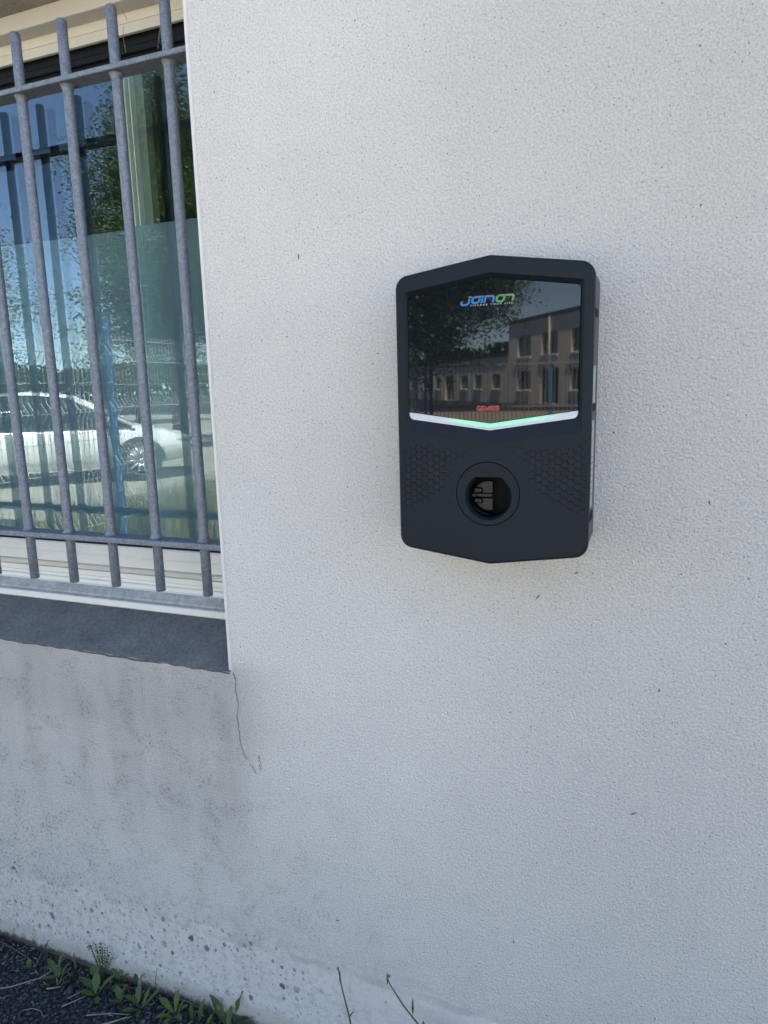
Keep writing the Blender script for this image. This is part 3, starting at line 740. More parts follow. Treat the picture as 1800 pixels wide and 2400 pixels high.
mb.face([P(x, y, YF+0.042) for x, y in i3]); mb.build('socket_well', M['black'], ring, co)
strokes([[(x, y) for x, y in s_] for s_ in gw], 0.24, lambda x, y: P(-17.0+x*4.9, -131.4+y*6.4, YF-0.00065)).build('embossed_lettering', M['cover'], ring, co, fix=False)
# half-open inner flap on the left
def fl(u, v, y): return P(u-2.0, v-166.5, y)
yd = YF+0.026
half = [(2.5, 19.5)] + [(-30.5+0.0+30.5*(1-math.sin(a))+0.0, 21.0*math.cos(a)) for a in [math.pi/2*k/10*1.0 for k in range(1, 8)]]
arc = [(1.0, 21.5), (-6, 22.0), (-13, 20.5), (-19, 17.0), (-23, 12.5)]
up = arc + [(-15.5, 12.5), (-13.5, 10.5), (-13.5, 4.6), (1.0, 4.6)]
mb = MB()
for sgn in (1, -1):
    q = [(x, sgn*y) for x, y in up]
    mb.prism(q, lambda u, v: fl(u, v, yd), lambda u, v: fl(u, v, yd+0.006))
mb.build('socket_flap', M['flap'], ring, co)
mb = MB()
for (a, b, c, d) in ((-26, -15.8, 4.8, 11.0), (-26, -15.8, -11.0, -4.8)): mb.bbox(X0+(a-2)/1000, X0+(b-2)/1000, yd-0.002, yd+0.006, Z0+(c-166.5)/1000, Z0+(d-166.5)/1000, 0.0008)
mb.build('hinge_knuckle', M['flap'], ring, co)
mb = MB(); mb.box(X0-0.026, X0-0.0015, yd+0.002, yd+0.006, Z0+(-168.5)/1000, Z0+(-164.5)/1000); mb.bbox(X0-0.0315, X0-0.0268, yd-0.001, yd+0.006, Z0-0.1688, Z0-0.1642, 0.0006)
mb.build('hinge_pin', M['flap'], ring, co)
mb = MB(); mb.tube([fl(-28+k*3.2, -14-13*math.sin(math.pi/2*k/8), YF+0.016) for k in range(9)], 0.0005, 5); mb.build('well_edge', M['flap'], ring, co)

# ================================================================== GROUND DETAIL
def gravel():
    r_ = np.random.RandomState(5)
    base = MB(); base.ball((0, 0, 0), 1.0, 5, 3)
    bv = np.array(base.v); nb = len(bv); faces = base.f
    N = 17500
    xs = r_.uniform(-2.15, -0.25, N); ys = -np.abs(r_.uniform(0.0, 0.50, N))-0.004
    sz = r_.uniform(0.0024, 0.0054, N)*(1+0.5*(r_.rand(N) > 0.93))
    V = np.empty((N, nb, 3))
    for i in range(N):
        j = bv*(1+r_.uniform(-0.28, 0.28, (nb, 1))); a = r_.uniform(0, 6.28); b = r_.uniform(-.6, .6)
        j = j*np.array([r_.uniform(.8, 1.35), r_.uniform(.75, 1.1), r_.uniform(.5, .8)])
        ca, sa = math.cos(a), math.sin(a); cb, sb = math.cos(b), math.sin(b)
        Rz = np.array([[ca, -sa, 0], [sa, ca, 0], [0, 0, 1]]); Rx = np.array([[1, 0, 0], [0, cb, -sb], [0, sb, cb]])
        V[i] = j@(Rz@Rx).T*sz[i] + (xs[i], ys[i], sz[i]*0.35)
    F = []
    for i in range(N): F += [tuple(i*nb+k for k in f) for f in faces]
    me = bpy.data.meshes.new('gravel'); me.from_pydata(V.reshape(-1, 3).tolist(), [], F); me.materials.append(M['stone'])
    o = link('gravel', me); return tag(o, 'dark loose aggregate of the asphalt at the foot of the wall', 'gravel', kind='stuff')
gravel()
# crumbs of soil in the joint between wall and asphalt
mb = MB(); r_ = random.Random(4)
for k in range(900):
    x = r_.uniform(-2.1, -0.3); s_ = r_.uniform(0.002, 0.006)
    mb.ball((x, -abs(r_.gauss(0, 0.018))-0.002, s_*0.4+0.0035*max(0, mnoise.noise((x*14, 0, 0)))), s_, 5, 3, (1.3, 1, 0.8))
tag(mb.build('soil', plain('dark_soil', (0.022, 0.019, 0.016), 0.95), None), 'dark soil crumbs in the joint at the foot of the wall', 'soil', kind='stuff')

# dead leaf flakes, grass bits and husks caught at the foot of the wall
mb = MB(); r_ = random.Random(14)
for k in range(420):
    x = r_.uniform(-2.0, -0.4); y = -abs(r_.gauss(0, 0.035))-0.003; z = r_.uniform(0.004, 0.012); a = r_.uniform(0, 6.28); l = r_.uniform(0.004, 0.022); w = r_.uniform(0.0006, 0.0022)
    d = Vector((math.cos(a), math.sin(a), r_.uniform(-.2, .5))); n_ = Vector((-math.sin(a), math.cos(a), r_.uniform(-.5, .5))); c = Vector((x, y, z))
    mb.face([c-d*l*.5, c+n_*w, c+d*l*.5+Vector((0, 0, .002)), c-n_*w])
tag(mb.build('leaf_litter', M['straw'], None, fix=False), 'dry plant litter scattered along the foot of the wall', 'litter', kind='stuff')
mb = MB()
for k in range(320):
    x = r_.uniform(-2.0, -0.55); y = -abs(r_.gauss(0, 0.020))-0.004; a = r_.uniform(0, 6.28); h = r_.uniform(0.008, 0.032); w = r_.uniform(0.0006, 0.0016); le = h*r_.uniform(.2, .9)
    c = Vector((x, y, 0)); d = Vector((math.cos(a), math.sin(a)*.6, 0)); n_ = Vector((-d.y, d.x, 0))
    mb.loft([[c-n_*w, c+n_*w], [c+d*le*.4+Vector((0, 0, h*.65))-n_*w*.8, c+d*le*.4+Vector((0, 0, h*.65))+n_*w*.8], [c+d*le+Vector((0, 0, h))-n_*w*.1, c+d*le+Vector((0, 0, h))+n_*w*.1]], closed=False)
tag(mb.build('seedling_sprouts', M['leaf_dark'], None, fix=False), 'tiny dark sprouts in the joint at the foot of the wall', 'sprouts', kind='stuff')
# ------------------------------------------------------------------ weeds
def leaf_mesh(base, az, tilt, L, W, bend=0.5, lobes=0, seed=0, fold=0.25, shape=1.15):
    """blade from base, heading az, starting at elevation tilt, bending down along its length"""
    r_ = random.Random(seed); m = MB(); n = 9 if not lobes else 9+4*lobes
    L *= 0.90; W *= 0.82; ph = r_.uniform(0, 6.3); az += r_.uniform(-.25, .25); tilt += r_.uniform(-.15, .15)
    p = Vector(base); el = tilt; h = Vector((math.cos(az), math.sin(az), 0)); sd_ = Vector((-math.sin(az), math.cos(az), 0))
    A, B, D = [], [], []
    for i in range(n+1):
        f = i/n
        w = W*0.5*(math.sin(math.pi*min(1, f**shape*1.0))**0.8 if f > 0 else 0.0)
        w = max(w, 0.06*W*(1-f)) if f < 0.3 else w
        w *= 1+0.13*math.sin(f*11+ph)
        if lobes: w *= 0.62+0.38*math.cos(2*math.pi*f*lobes)
        d = h*math.cos(el)+Vector((0, 0, 1))*math.sin(el); nrm = sd_.cross(d)*-1
        A.append(p+sd_*w-nrm*fold*w*-1); B.append(p.copy()); D.append(p-sd_*w-nrm*fold*w*-1)
        p = p+d*(L/n); el -= bend*2.0/n*f*1.2
    m.loft([A, B, D], closed=False, smooth=True); return m
plants = []
def weed(label, loc, leaves=(), stems=(), heads=(), mat='leaf', name='weed', group='weeds along the foot of the wall', stem_mat='stem'):
    """leaves: (dx,dy,dz, az deg, tilt deg, L, W, bend, lobes); stems: (points, r0, r1); heads: (x,y,z, r) relative to loc"""
    t_ = thing(name, label, 'weed', loc, group); o = Vector(loc)
    for (pts, a, b) in stems:
        m = MB(); q = [o+Vector(p) for p in pts]; m.tube(q, [a+(b-a)*i/(len(q)-1) for i in range(len(q))], 6); m.build('stem', M[stem_mat], t_, loc)
    for k, lf in enumerate(leaves):
        dx, dy, dz, az, ti, L, W, be, lo = lf[:9]; mt = lf[9] if len(lf) > 9 else mat
        leaf_mesh(o+Vector((dx, dy, dz)), R(az), R(ti), L, W, be, lo, k+int(abs(loc[0])*1000)).build('leaf', M[mt], t_, loc, fix=False)
    for (x, y, z, rr) in heads:
        m = MB(); r_ = random.Random(int(abs(x*9999))+3)
        for q in range(9): m.ball((o.x+x+r_.uniform(-rr, rr)*.7, o.y+y+r_.uniform(-rr, rr)*.7, o.z+z+r_.uniform(-rr, rr)*.9), rr*0.42, 6, 4)
        m.build('seed_head', M['seed'], t_, loc)
    return t_
weed('dark green weed cut by the left picture edge, at the foot of the wall', (-1.545, -0.03, 0.0),
     [(0, 0, 0.01, 10, 70, 0.075, 0.022, 0.5, 0), (0, 0, 0.0, -60, 50, 0.06, 0.02, 0.8, 0), (0, 0, 0.0, -130, 40, 0.06, 0.02, 0.8, 0), (0.01, -0.01, 0, -20, 25, 0.05, 0.017, 0.8, 0)])
weed('tiny two-leaved seedling on the dark gravel left of the long straw', (-1.383, -0.060, 0.003),
     [(0, 0, 0.004, 150, 74, 0.034, 0.013, 0.5, 0), (0, 0, 0.004, 20, 66, 0.033, 0.010, 0.6, 0)], [([(0, 0, 0), (0, 0, 0.007)], 0.0012, 0.001)])
weed('thin dusty weed with dark wiry tips against the wall, left of the long straw', (-1.372, -0.022, 0.0),
     [(0, 0, 0.02, 30, 40, 0.035, 0.012, 0.7, 2), (0, 0, 0.015, 160, 35, 0.035, 0.012, 0.7, 2), (0, 0, 0.03, 80, 60, 0.03, 0.010, 0.5, 2), (0, 0, 0.01, -70, 30, 0.04, 0.012, 0.7, 1)],
     [([(0, 0, 0), (0.006, 0, 0.03), (0.016, 0.004, 0.055)], 0.0011, 0.0006)], mat='leaf_dark')
weed('clump of oblong green leaves on a pale crooked stem beside the long straw', (-1.288, -0.066, 0.0),
     [(0.004, 0, 0.030, 165, 60, 0.052, 0.0165, 0.7, 0), (0.004, 0.004, 0.040, 75, 72, 0.05, 0.0125, 0.5, 0), (0.006, 0, 0.026, 200, 20, 0.040, 0.0135, 0.8, 0), (0.010, 0, 0.016, 25, 55, 0.050, 0.0125, 0.7, 0), (0.012, 0, 0.020, 60, 62, 0.048, 0.0125, 0.6, 0), (0.014, 0.002, 0.018, 5, 48, 0.062, 0.014, 0.7, 0), (0.006, 0, 0.002, 30, 35, 0.032, 0.010, 0.7, 0), (0.008, 0, 0.028, 120, 30, 0.03, 0.012, 0.8, 0)],
     [([(0, 0, 0), (0.001, 0, 0.016), (-0.002, 0.001, 0.032)], 0.0017, 0.0010), ([(0, 0, 0.0), (0.010, 0.002, 0.016), (0.014, 0.003, 0.024)], 0.0012, 0.0008)], stem_mat='straw')
weed('charred black stub sticking up against the wall behind the oblong leaves', (-1.284, -0.012, 0.0), [], [([(0, 0, 0), (-0.001, 0, 0.025), (-0.001, 0, 0.046)], 0.0035, 0.0012), ([(-0.012, 0, 0.02), (0.012, 0.002, 0.021)], 0.0008, 0.0006)], stem_mat='crack')
# feathery weed
st = []; hd = []; lf = []
for (dx, h, lean) in ((-0.030, 0.088, -0.022), (-0.012, 0.098, -0.02), (0.004, 0.104, -0.004), (0.020, 0.098, 0.006), (0.034, 0.088, 0.022)):
    st.append(([(0, 0, 0), (dx*0.5, 0.002, h*0.45), (dx, 0.004, h*0.8), (dx+lean*0.4, 0.002, h)], 0.0011, 0.0005))
    for q in range(7):
        z = h*(0.42+0.085*q); xx = dx*(0.5+0.07*q)
        for sgn, az in ((1, 5), (-1, 175)): lf.append((xx, 0.002, z, az+q*4, 38, 0.012-0.0008*q, 0.0038, 0.2, 0, 'leaf_dark' if q > 3 else 'leaf'))
hd.append((-0.036, 0.004, 0.078, 0.0055))
weed('tall feathery weed with fine toothed fronds and a seed head, against the spotted wall', (-1.196, -0.014, 0.0), lf, st, hd)
weed('weed with broad rounded bright leaves lying on the gravel below the feathery weed', (-1.176, -0.058, 0.0),
     [(-0.002, 0, 0.012, 178, 26, 0.070, 0.024, 0.9, 2), (0, 0, 0.010, 118, 62, 0.055, 0.022, 0.6, 0), (0.006, 0, 0.010, 40, 56, 0.068, 0.020, 0.6, 0), (0, -0.004, 0.008, 205, 14, 0.036, 0.015, 0.6, 0), (-0.01, 0.02, 0.032, 165, 38, 0.036, 0.025, 0.6, 0, 'leaf_pale'), (-0.02, 0.02, 0.02, 150, 30, 0.045, 0.018, 0.6, 1), (0.004, 0, 0.006, -40, 20, 0.03, 0.012, 0.6, 0)])
weed('small olive yellow weed with pointed leaves right of the feathery weed', (-1.150, -0.010, 0.0),
     [(0, 0, 0.014, 80, 66, 0.034, 0.014, 0.5, 0), (0.004, 0, 0.012, 20, 46, 0.034, 0.013, 0.7, 0), (-0.004, 0, 0.012, 160, 44, 0.032, 0.012, 0.7, 0), (0.01, -0.004, 0.006, -20, 24, 0.034, 0.012, 0.7, 1), (-0.01, -0.004, 0.006, 200, 20, 0.03, 0.011, 0.7, 1), (0, -0.004, 0.006, -80, 15, 0.03, 0.011, 0.7, 0)],
     [([(0, 0, 0), (0, 0, 0.014)], 0.0014, 0.001)], mat='leaf_pale')
weed('seedling with one upright rounded leaf below the dry curled stalk', (-1.108, -0.052, 0.0),
     [(0, 0, 0.006, 155, 72, 0.042, 0.019, 0.5, 0), (0.003, 0, 0.004, 65, 72, 0.048, 0.009, 0.4, 1), (0, 0, 0.003, 200, 26, 0.030, 0.010, 0.7, 0)])
weed('dry brown curled stalk leaning on the wall among green leaves', (-1.070, -0.030, 0.0),
     [(0.004, 0, 0.052, 70, 75, 0.026, 0.010, 1.6, 0, 'brown_leaf'), (0, 0, 0.03, 130, 60, 0.03, 0.006, 1.0, 0, 'brown_leaf'), (-0.004, 0, 0.046, 150, 60, 0.024, 0.012, 0.5, 0, 'leaf_dark')],
     [([(-0.012, -0.01, 0), (-0.004, 0, 0.03), (0.003, 0.002, 0.06)], 0.0022, 0.0014), ([(0.0, -0.01, 0), (0.004, 0, 0.03), (0.004, 0.002, 0.058)], 0.0020, 0.0012)], stem_mat='straw')
weed('leafy green weed in front of the dry curled stalk', (-1.052, -0.050, 0.0),
     [(-0.006, 0, 0.014, 178, 34, 0.044, 0.015, 0.7, 0), (-0.004, 0, 0.020, 130, 62, 0.038, 0.015, 0.6, 0), (0.0, -0.006, 0.006, 215, 36, 0.044, 0.015, 0.7, 0), (0.006, 0, 0.008, 40, 46, 0.062, 0.014, 0.6, 0), (0.012, 0, 0.006, 25, 52, 0.072, 0.014, 0.5, 0), (0.004, 0, 0.006, 80, 60, 0.05, 0.012, 0.5, 0), (0.003, -0.004, 0.005, -50, 25, 0.04, 0.013, 0.7, 0)])
weed('rosette of lance shaped bright green leaves at the bottom picture edge', (-0.962, -0.040, 0.0),
     [(0, 0, 0.016, 85, 72, 0.056, 0.0165, 0.4, 0), (-0.004, 0, 0.012, 165, 42, 0.056, 0.018, 0.6, 0), (0.004, 0, 0.014, 20, 48, 0.042, 0.014, 0.7, 0), (0.002, -0.003, 0.010, -20, 30, 0.040, 0.014, 0.8, 0), (-0.004, -0.004, 0.008, 215, 26, 0.045, 0.015, 0.8, 0), (0, -0.005, 0.008, -80, 30, 0.04, 0.014, 0.7, 0), (0.006, 0.002, 0.012, 55, 60, 0.036, 0.012, 0.6, 0)], mat='leaf_pale')
weed('pair of tall upright strap leaves right of the bright rosette', (-0.908, -0.032, 0.0),
     [(0.004, 0, 0.0, 60, 82, 0.062, 0.0165, 0.5, 0), (-0.014, 0, 0.0, 110, 86, 0.055, 0.011, 0.3, 0), (0.026, -0.004, 0.0, 60, 60, 0.036, 0.012, 0.7, 0), (0.0, -0.008, 0.0, -60, 40, 0.04, 0.012, 0.7, 0)])
weed('large toothed dandelion-like weed with one tall wavy leaf near the bottom edge', (-0.828, -0.024, 0.0),
     [(-0.006, 0, 0.006, 158, 58, 0.088, 0.022, 0.5, 0), (0.012, 0.0, 0.028, 62, 76, 0.082, 0.020, 0.3, 2), (0.012, 0, 0.022, 8, 40, 0.050, 0.013, 0.8, 0, 'leaf_dark'), (0.010, -0.004, 0.010, -8, 36, 0.062, 0.018, 0.6, 0), (-0.002, -0.004, 0.008, 100, 62, 0.05, 0.016, 0.6, 0), (-0.012, -0.004, 0.004, 190, 20, 0.05, 0.016, 0.7, 1), (0, -0.008, 0.004, -60, 30, 0.05, 0.017, 0.8, 1), (0.016, 0, 0.01, 30, 52, 0.04, 0.014, 0.6, 0)],
     [([(0, 0, 0), (0.008, 0, 0.016), (0.014, 0.0, 0.032)], 0.0016, 0.0010), ([(-0.004, 0, 0.004), (-0.02, 0, 0.03), (-0.034, 0.002, 0.06)], 0.0012, 0.0007)], [(-0.026, 0.0, 0.052, 0.004)])
# two tall bare stems
weed('thin upright weed stem with a closed tip bud in front of the pale wall', (-0.508, -0.04, 0.0),
     [(-0.036, 0.006, 0.226, 110, 84, 0.032, 0.0045, 0.1, 0), (-0.018, 0.003, 0.155, 40, 58, 0.018, 0.004, 0.8, 0, 'leaf_dark'), (-0.017, 0.003, 0.160, 170, 75, 0.010, 0.004, 0.3, 0)],
     [([(0, 0, 0), (-0.008, 0.002, 0.08), (-0.017, 0.004, 0.155), (-0.032, 0.006, 0.215), (-0.039, 0.007, 0.256)], 0.0022, 0.0011)], [(-0.040, 0.007, 0.259, 0.0034)], name='stem_weed')
weed('slanting weed stem with a round seed head and narrow leaves, right of the upright stem', (-0.345, -0.04, 0.0),
     [(-0.096, 0.006, 0.258, 140, 62, 0.021, 0.0046, 0.1, 0), (-0.045, 0.004, 0.208, 100, 80, 0.042, 0.0055, 0.2, 0), (0.000, -0.002, 0.150, 62, 74, 0.060, 0.015, 0.8, 0), (0.002, -0.001, 0.150, 20, 60, 0.055, 0.013, 0.8, 0), (-0.006, 0, 0.158, 170, 55, 0.045, 0.012, 0.8, 0), (-0.020, 0.002, 0.182, 120, 60, 0.022, 0.006, 0.6, 0)],
     [([(0.004, 0, 0), (0.004, 0, 0.11), (-0.004, 0.002, 0.155), (-0.030, 0.003, 0.190), (-0.065, 0.005, 0.225), (-0.092, 0.006, 0.262), (-0.096, 0.006, 0.274)], 0.0026, 0.0010), ([(-0.002, -0.001, 0.150), (-0.020, 0.001, 0.176), (-0.034, 0.002, 0.190)], 0.0032, 0.0014)], [(-0.0945, 0.006, 0.279, 0.0046)], name='stem_weed')
weed('short yellow green seed head reaching into the bottom picture edge', (-0.290, -0.04, 0.0),
     [(-0.022, 0, 0.200, 160, 30, 0.016, 0.006, 0.6, 0), (-0.012, 0, 0.196, 30, 50, 0.016, 0.006, 0.5, 0), (-0.055, 0, 0.16, 80, 82, 0.045, 0.006, 0.2, 0, 'leaf_dark')],
     [([(0, 0, 0), (-0.008, 0, 0.10), (-0.012, 0, 0.215)], 0.0022, 0.001), ([(-0.006, 0, 0.14), (-0.022, 0, 0.2)], 0.0014, 0.0008)], [(-0.010, 0, 0.220, 0.0045), (-0.024, 0, 0.204, 0.005), (-0.013, 0, 0.205, 0.0035)], name='stem_weed')
weed('curved brown dry tendril at the bottom edge left of the upright stem', (-0.555, -0.05, 0.0), [], [([(0, 0, 0), (-0.006, 0, 0.09), (0.002, 0, 0.142), (0.012, 0, 0.147), (0.024, 0, 0.142), (0.034, 0, 0.137)], 0.0016, 0.0009)], stem_mat='stem_red', name='stem_weed')

# dry stalks lying on the gravel
def stalk(label, pts, r0, r1, mat='straw'):
    m = MB(); m.tube(pts, [r0+(r1-r0)*i/(len(pts)-1) for i in range(len(pts))], 6)
    b = pts[0]; o = m.build('dry_stalk', M[mat], None, b); tag(o, label, 'dry stalk', 'dry stalks on the gravel')
stalk('long pale straw lying across the dark gravel to the wall at far left', [(-1.46, -0.155, 0.006), (-1.385, -0.112, 0.008), (-1.335, -0.070, 0.011), (-1.322, -0.040, 0.014), (-1.316, -0.012, 0.022)], 0.0021, 0.0010)
stalk('short split straw at the lower end of the oblong leaf clump', [(-1.300, -0.086, 0.007), (-1.285, -0.079, 0.008), (-1.270, -0.072, 0.010)], 0.0022, 0.0012)
stalk('dark grey twig half buried in soil along the wall at far left', [(-1.60, -0.018, 0.010), (-1.50, -0.026, 0.014), (-1.42, -0.034, 0.010), (-1.375, -0.042, 0.006)], 0.0030, 0.0014, 'stem_red')
stalk('thin straw leaning right below the oblong leaf clump', [(-1.232, -0.090, 0.007), (-1.215, -0.068, 0.009), (-1.200, -0.048, 0.011)], 0.0012, 0.0007)
stalk('pale straw at the bottom edge below the leafy weed', [(-1.155, -0.110, 0.008), (-1.105, -0.088, 0.010), (-1.062, -0.078, 0.012)], 0.0015, 0.0010)
stalk('thick pale straw crossing the bottom edge, lowest of the straws', [(-1.118, -0.128, 0.008), (-1.083, -0.102, 0.010), (-1.060, -0.084, 0.012)], 0.0024, 0.0016)
stalk('fine straw standing against the wall behind the leafy weed', [(-1.042, -0.020, 0.0), (-1.037, -0.012, 0.045), (-1.032, -0.008, 0.082)], 0.0011, 0.0006, 'stem')
stalk('brown root strand lying along the wall joint right of the dry curled stalk', [(-1.145, -0.018, 0.008), (-1.080, -0.014, 0.010), (-1.030, -0.016, 0.008), (-0.960, -0.014, 0.008), (-0.900, -0.016, 0.006)], 0.0022, 0.0012, 'stem_red')
stalk('thin dark root strand curling along the wall joint near the rosette', [(-0.985, -0.006, 0.012), (-0.955, -0.006, 0.016), (-0.930, -0.008, 0.012), (-0.905, -0.007, 0.014)], 0.0011, 0.0008, 'crack')
stalk('curved thin stalk on open gravel at the bottom left', [(-1.305, -0.150, 0.007), (-1.285, -0.140, 0.010), (-1.262, -0.138, 0.010), (-1.245, -0.146, 0.006)], 0.0010, 0.0007)
stalk('short straw at the left picture edge above the bottom corner', [(-1.44, -0.165, 0.006), (-1.405, -0.150, 0.008), (-1.372, -0.140, 0.008)], 0.0012, 0.0008)
stalk('pale straw beside the tiny seedling', [(-1.375, -0.066, 0.006), (-1.360, -0.060, 0.008)], 0.0012, 0.0008)
stalk('forked straw under the broad rounded leaves', [(-1.228, -0.110, 0.006), (-1.205, -0.088, 0.010), (-1.192, -0.070, 0.010)], 0.0016, 0.0009)

# ================================================================== ACROSS THE YARD (seen in the panes)
# ---- welded mesh fences with folds
def mesh_fence(label, p0, p1, H, pitch=0.05, folds=(0.43, 0.85, 1.27, 1.69), panel=2.5, first=0.0, ends=None, wire_r=0.0030, z0=0.06, mat='fence_wire'):
    a = Vector((p0[0], p0[1], 0)); b = Vector((p1[0], p1[1], 0)); d = (b-a); L = d.length; d.normalize(); n = Vector((-d.y, d.x, 0))
    t_ = thing('mesh_fence', label, 'fence', a); m = MB()
    prof = [(z0, 0)]
    for f in sorted(folds): prof += [(f-0.08, 0), (f, 0.055), (f+0.08, 0)]
    prof.append((H, 0))
    k = 0
    while k*pitch <= L:
        c = a+d*(k*pitch); m.tube([c+n*o+Vector((0, 0, z)) for z, o in prof], wire_r, 4, False, False); k += 1
    for z, o in [(z0+0.03, 0), (H-0.04, 0)]+[q for f in folds for q in ((f-0.21, 0), (f, 0.055))]:
        m.tube([a+n*(o+0.004)+Vector((0, 0, z)), b+n*(o+0.004)+Vector((0, 0, z))], wire_r*1.05, 4, False, False)
    tag(m.build('wire_mesh', M[mat], t_, a, fix=False), kind='stuff')
    s_ = first
    while s_ <= L+0.01:
        c = a+d*s_-n*0.035; m = MB(); m.box(c.x-0.03, c.x+0.03, c.y-0.03, c.y+0.03, 0, H+0.04); m.build('post', M['fence_blue'], t_, a)
        s_ += panel
    return t_
mesh_fence('grey welded mesh fence with blue posts running away from the wall at left', (-3.95, -0.33), (-3.95, -2.83), 1.93)
mesh_fence('longer welded mesh fence with blue posts further back along the verge', (-4.75, -3.2), (-4.75, -13.2), 1.93, first=2.5)
mesh_fence('welded mesh fence with blue post facing the wall across the yard', (-11.5, -16.0), (-5.5, -16.0), 1.93, panel=3.0)
# railing across the yard
rl = thing('railing_fence', 'grey upright bar railing across the yard beside the mesh fence', 'fence', (-5.4, -16, 0))
m_ = MB(); m_.box(-0.0065, 0.0065, -0.010, 0.010, 0.10, 1.95); M['railing'] = plain('grey_railing_paint', (0.30, 0.30, 0.28), 0.5); bmesh_ = m_.mesh('railing_bar'); bmesh_.materials.append(M['railing'])
for k in range(90):
    o = link('railing_bar', bmesh_, rl); o.location = (0.1*k+0.1, 0, 0)
for z in (0.15, 0.82, 1.82):
    m_ = MB(); m_.box(-5.36, 3.7, -16.02, -15.985, z, z+0.04); m_.build('railing_rail', M['railing'], rl, (-5.4, -16, 0))
for x in (-5.36, -2.4, 0.6, 3.65):
    m_ = MB(); m_.box(x-0.04, x+0.04, -16.08, -16.021, 0, 2.0); m_.build('post', M['fence_blue'], rl, (-5.4, -16, 0))

# ---- grass on the verges
def grass(name, label, x0, x1, y0, y1, N, h, seed):
    r_ = random.Random(seed); m = MB()
    for k in range(N):
        x, y = r_.uniform(x0, x1), r_.uniform(y0, y1); a = r_.uniform(0, 6.28); hh = h*r_.uniform(.4, 1.2); w = r_.uniform(.004, .009); le = r_.uniform(.1, .6)*hh
        dx, dy = math.cos(a), math.sin(a)
        m.face([(x-dy*w, y+dx*w, 0), (x+dy*w, y-dx*w, 0), (x+dx*le, y+dy*le, hh)])
    tag(m.build(name, M['grass'], None, fix=False), label, 'grass', kind='stuff')
grass('verge_grass', 'dry tufted grass along the mesh fence', -5.6, -3.9, -9.0, -2.9, 7000, 0.42, 1)
grass('verge_grass', 'dry grass at the foot of the fence across the yard', -12, 5, -17.6, -15.9, 7000, 0.35, 2)

# ---- trees
def tree(name, label, loc, H, cr, cz0, mat, seed, nclump=150, per=70, leaf=0.13, off=(0, 0)):
    r_ = random.Random(seed); t_ = thing(name, label, 'tree', loc, 'trees across the yard'); o = Vector(loc)
    m = MB(); top = o+Vector((off[0], off[1], H*0.72))
    mid = o+Vector((off[0]*.3, off[1]*.3, cz0))
    m.tube([o, o+Vector((0.03, 0.02, cz0*0.5)), mid, (mid+top)/2+Vector((.15, -.1, 0)), top], [H*.026, H*.021, H*.017, H*.011, H*.004], 8)
    cen = o+Vector((off[0], off[1], (H+cz0)/2)); rz = (H-cz0)/2
    clumps = []
    for k in range(nclump):
        while True:
            v = Vector((r_.uniform(-1, 1), r_.uniform(-1, 1), r_.uniform(-1, 1)))
            if 0.18 < v.length <= 1: break
        taper = 1.0-0.35*max(0, v.z)
        bump_ = 1+0.32*mnoise.noise(v*1.7+Vector((seed, 0, 0)))
        p = cen+Vector((v.x*cr*taper*bump_, v.y*cr*taper*bump_, v.z*rz*bump_)); clumps.append(p)
    for p in clumps[:34]:
        q = mid+(top-mid)*max(0.0, min(0.95, (p.z-mid.z)/max(0.1, top.z-mid.z)*0.75)); m.tube([q, (p+q)/2+Vector((0, 0, .12)), p], [H*.006, H*.004, H*.0015], 5)
    m.build('trunk', M['bark'], t_, loc)
    m = MB()
    for p in clumps:
        cs = r_.uniform(.22, .42)*cr/2.2
        for k in range(per):
            d = Vector((r_.gauss(0, 1), r_.gauss(0, 1), r_.gauss(0, .75))); c = p+d*cs
            a = Vector((r_.uniform(-1, 1), r_.uniform(-1, 1), r_.uniform(-.5, .5))).normalized(); b = a.cross(Vector((r_.uniform(-1, 1), r_.uniform(-1, 1), r_.uniform(-1, 1)))).normalized()
            l = leaf*r_.uniform(.6, 1.2)
            m.face([c-a*l*.5, c+b*l*.28, c+a*l*.5, c-b*l*.28])
    m.build('crown', M[mat], t_, loc, fix=False); return t_
tree('leafy_tree', 'large dark leafy tree standing beyond the mesh fence', (-11.0, -12.7, 0), 8.3, 1.95, 2.1, 'tree_leaf', 3, 430, 290, 0.070)
tree('leafy_tree', 'olive green sunlit tree left of the white car', (-19.2, -12.4, 0), 7.4, 2.8, 1.6, 'tree_olive', 5, 190, 200, 0.085)
tree('leafy_tree', 'dark tree overhanging the fence across the yard', (-5.3, -13.4, 0), 6.6, 2.3, 1.75, 'tree_leaf', 8, 460, 290, 0.085, (0.15, 0))
tree('leafy_tree', 'round green tree in the distance behind the parked cars', (-22.0, -24.0, 0), 6.5, 3.0, 1.2, 'tree_olive', 11, 100, 50, 0.22)
tree('leafy_tree', 'wide green tree in the far corner of the yard', (-15.0, -26.0, 0), 6.0, 3.2, 1.0, 'tree_leaf', 12, 110, 50, 0.22)
# distant wood
mb = MB(); r_ = random.Random(31)
for k in range(26000):
    x = r_.uniform(-130, 60); y = -75-12*r_.random(); h = 5.0+2.6*mnoise.noise((x*0.09, 0, 0))+1.0*mnoise.noise((x*0.4, 3, 0)); z = h*math.sqrt(r_.random())
    a = Vector((r_.uniform(-1, 1), r_.uniform(-1, 1), r_.uniform(-1, 1))).normalized(); b = a.orthogonal().normalized(); c = Vector((x, y, z)); l = 0.8
    mb.face([c-a*l*.5, c+b*l*.4, c+a*l*.5, c-b*l*.4])
tag(mb.build('distant_wood', M['tree_leaf'], None, fix=False), 'far off green wood behind the buildings', 'wood', kind='stuff')

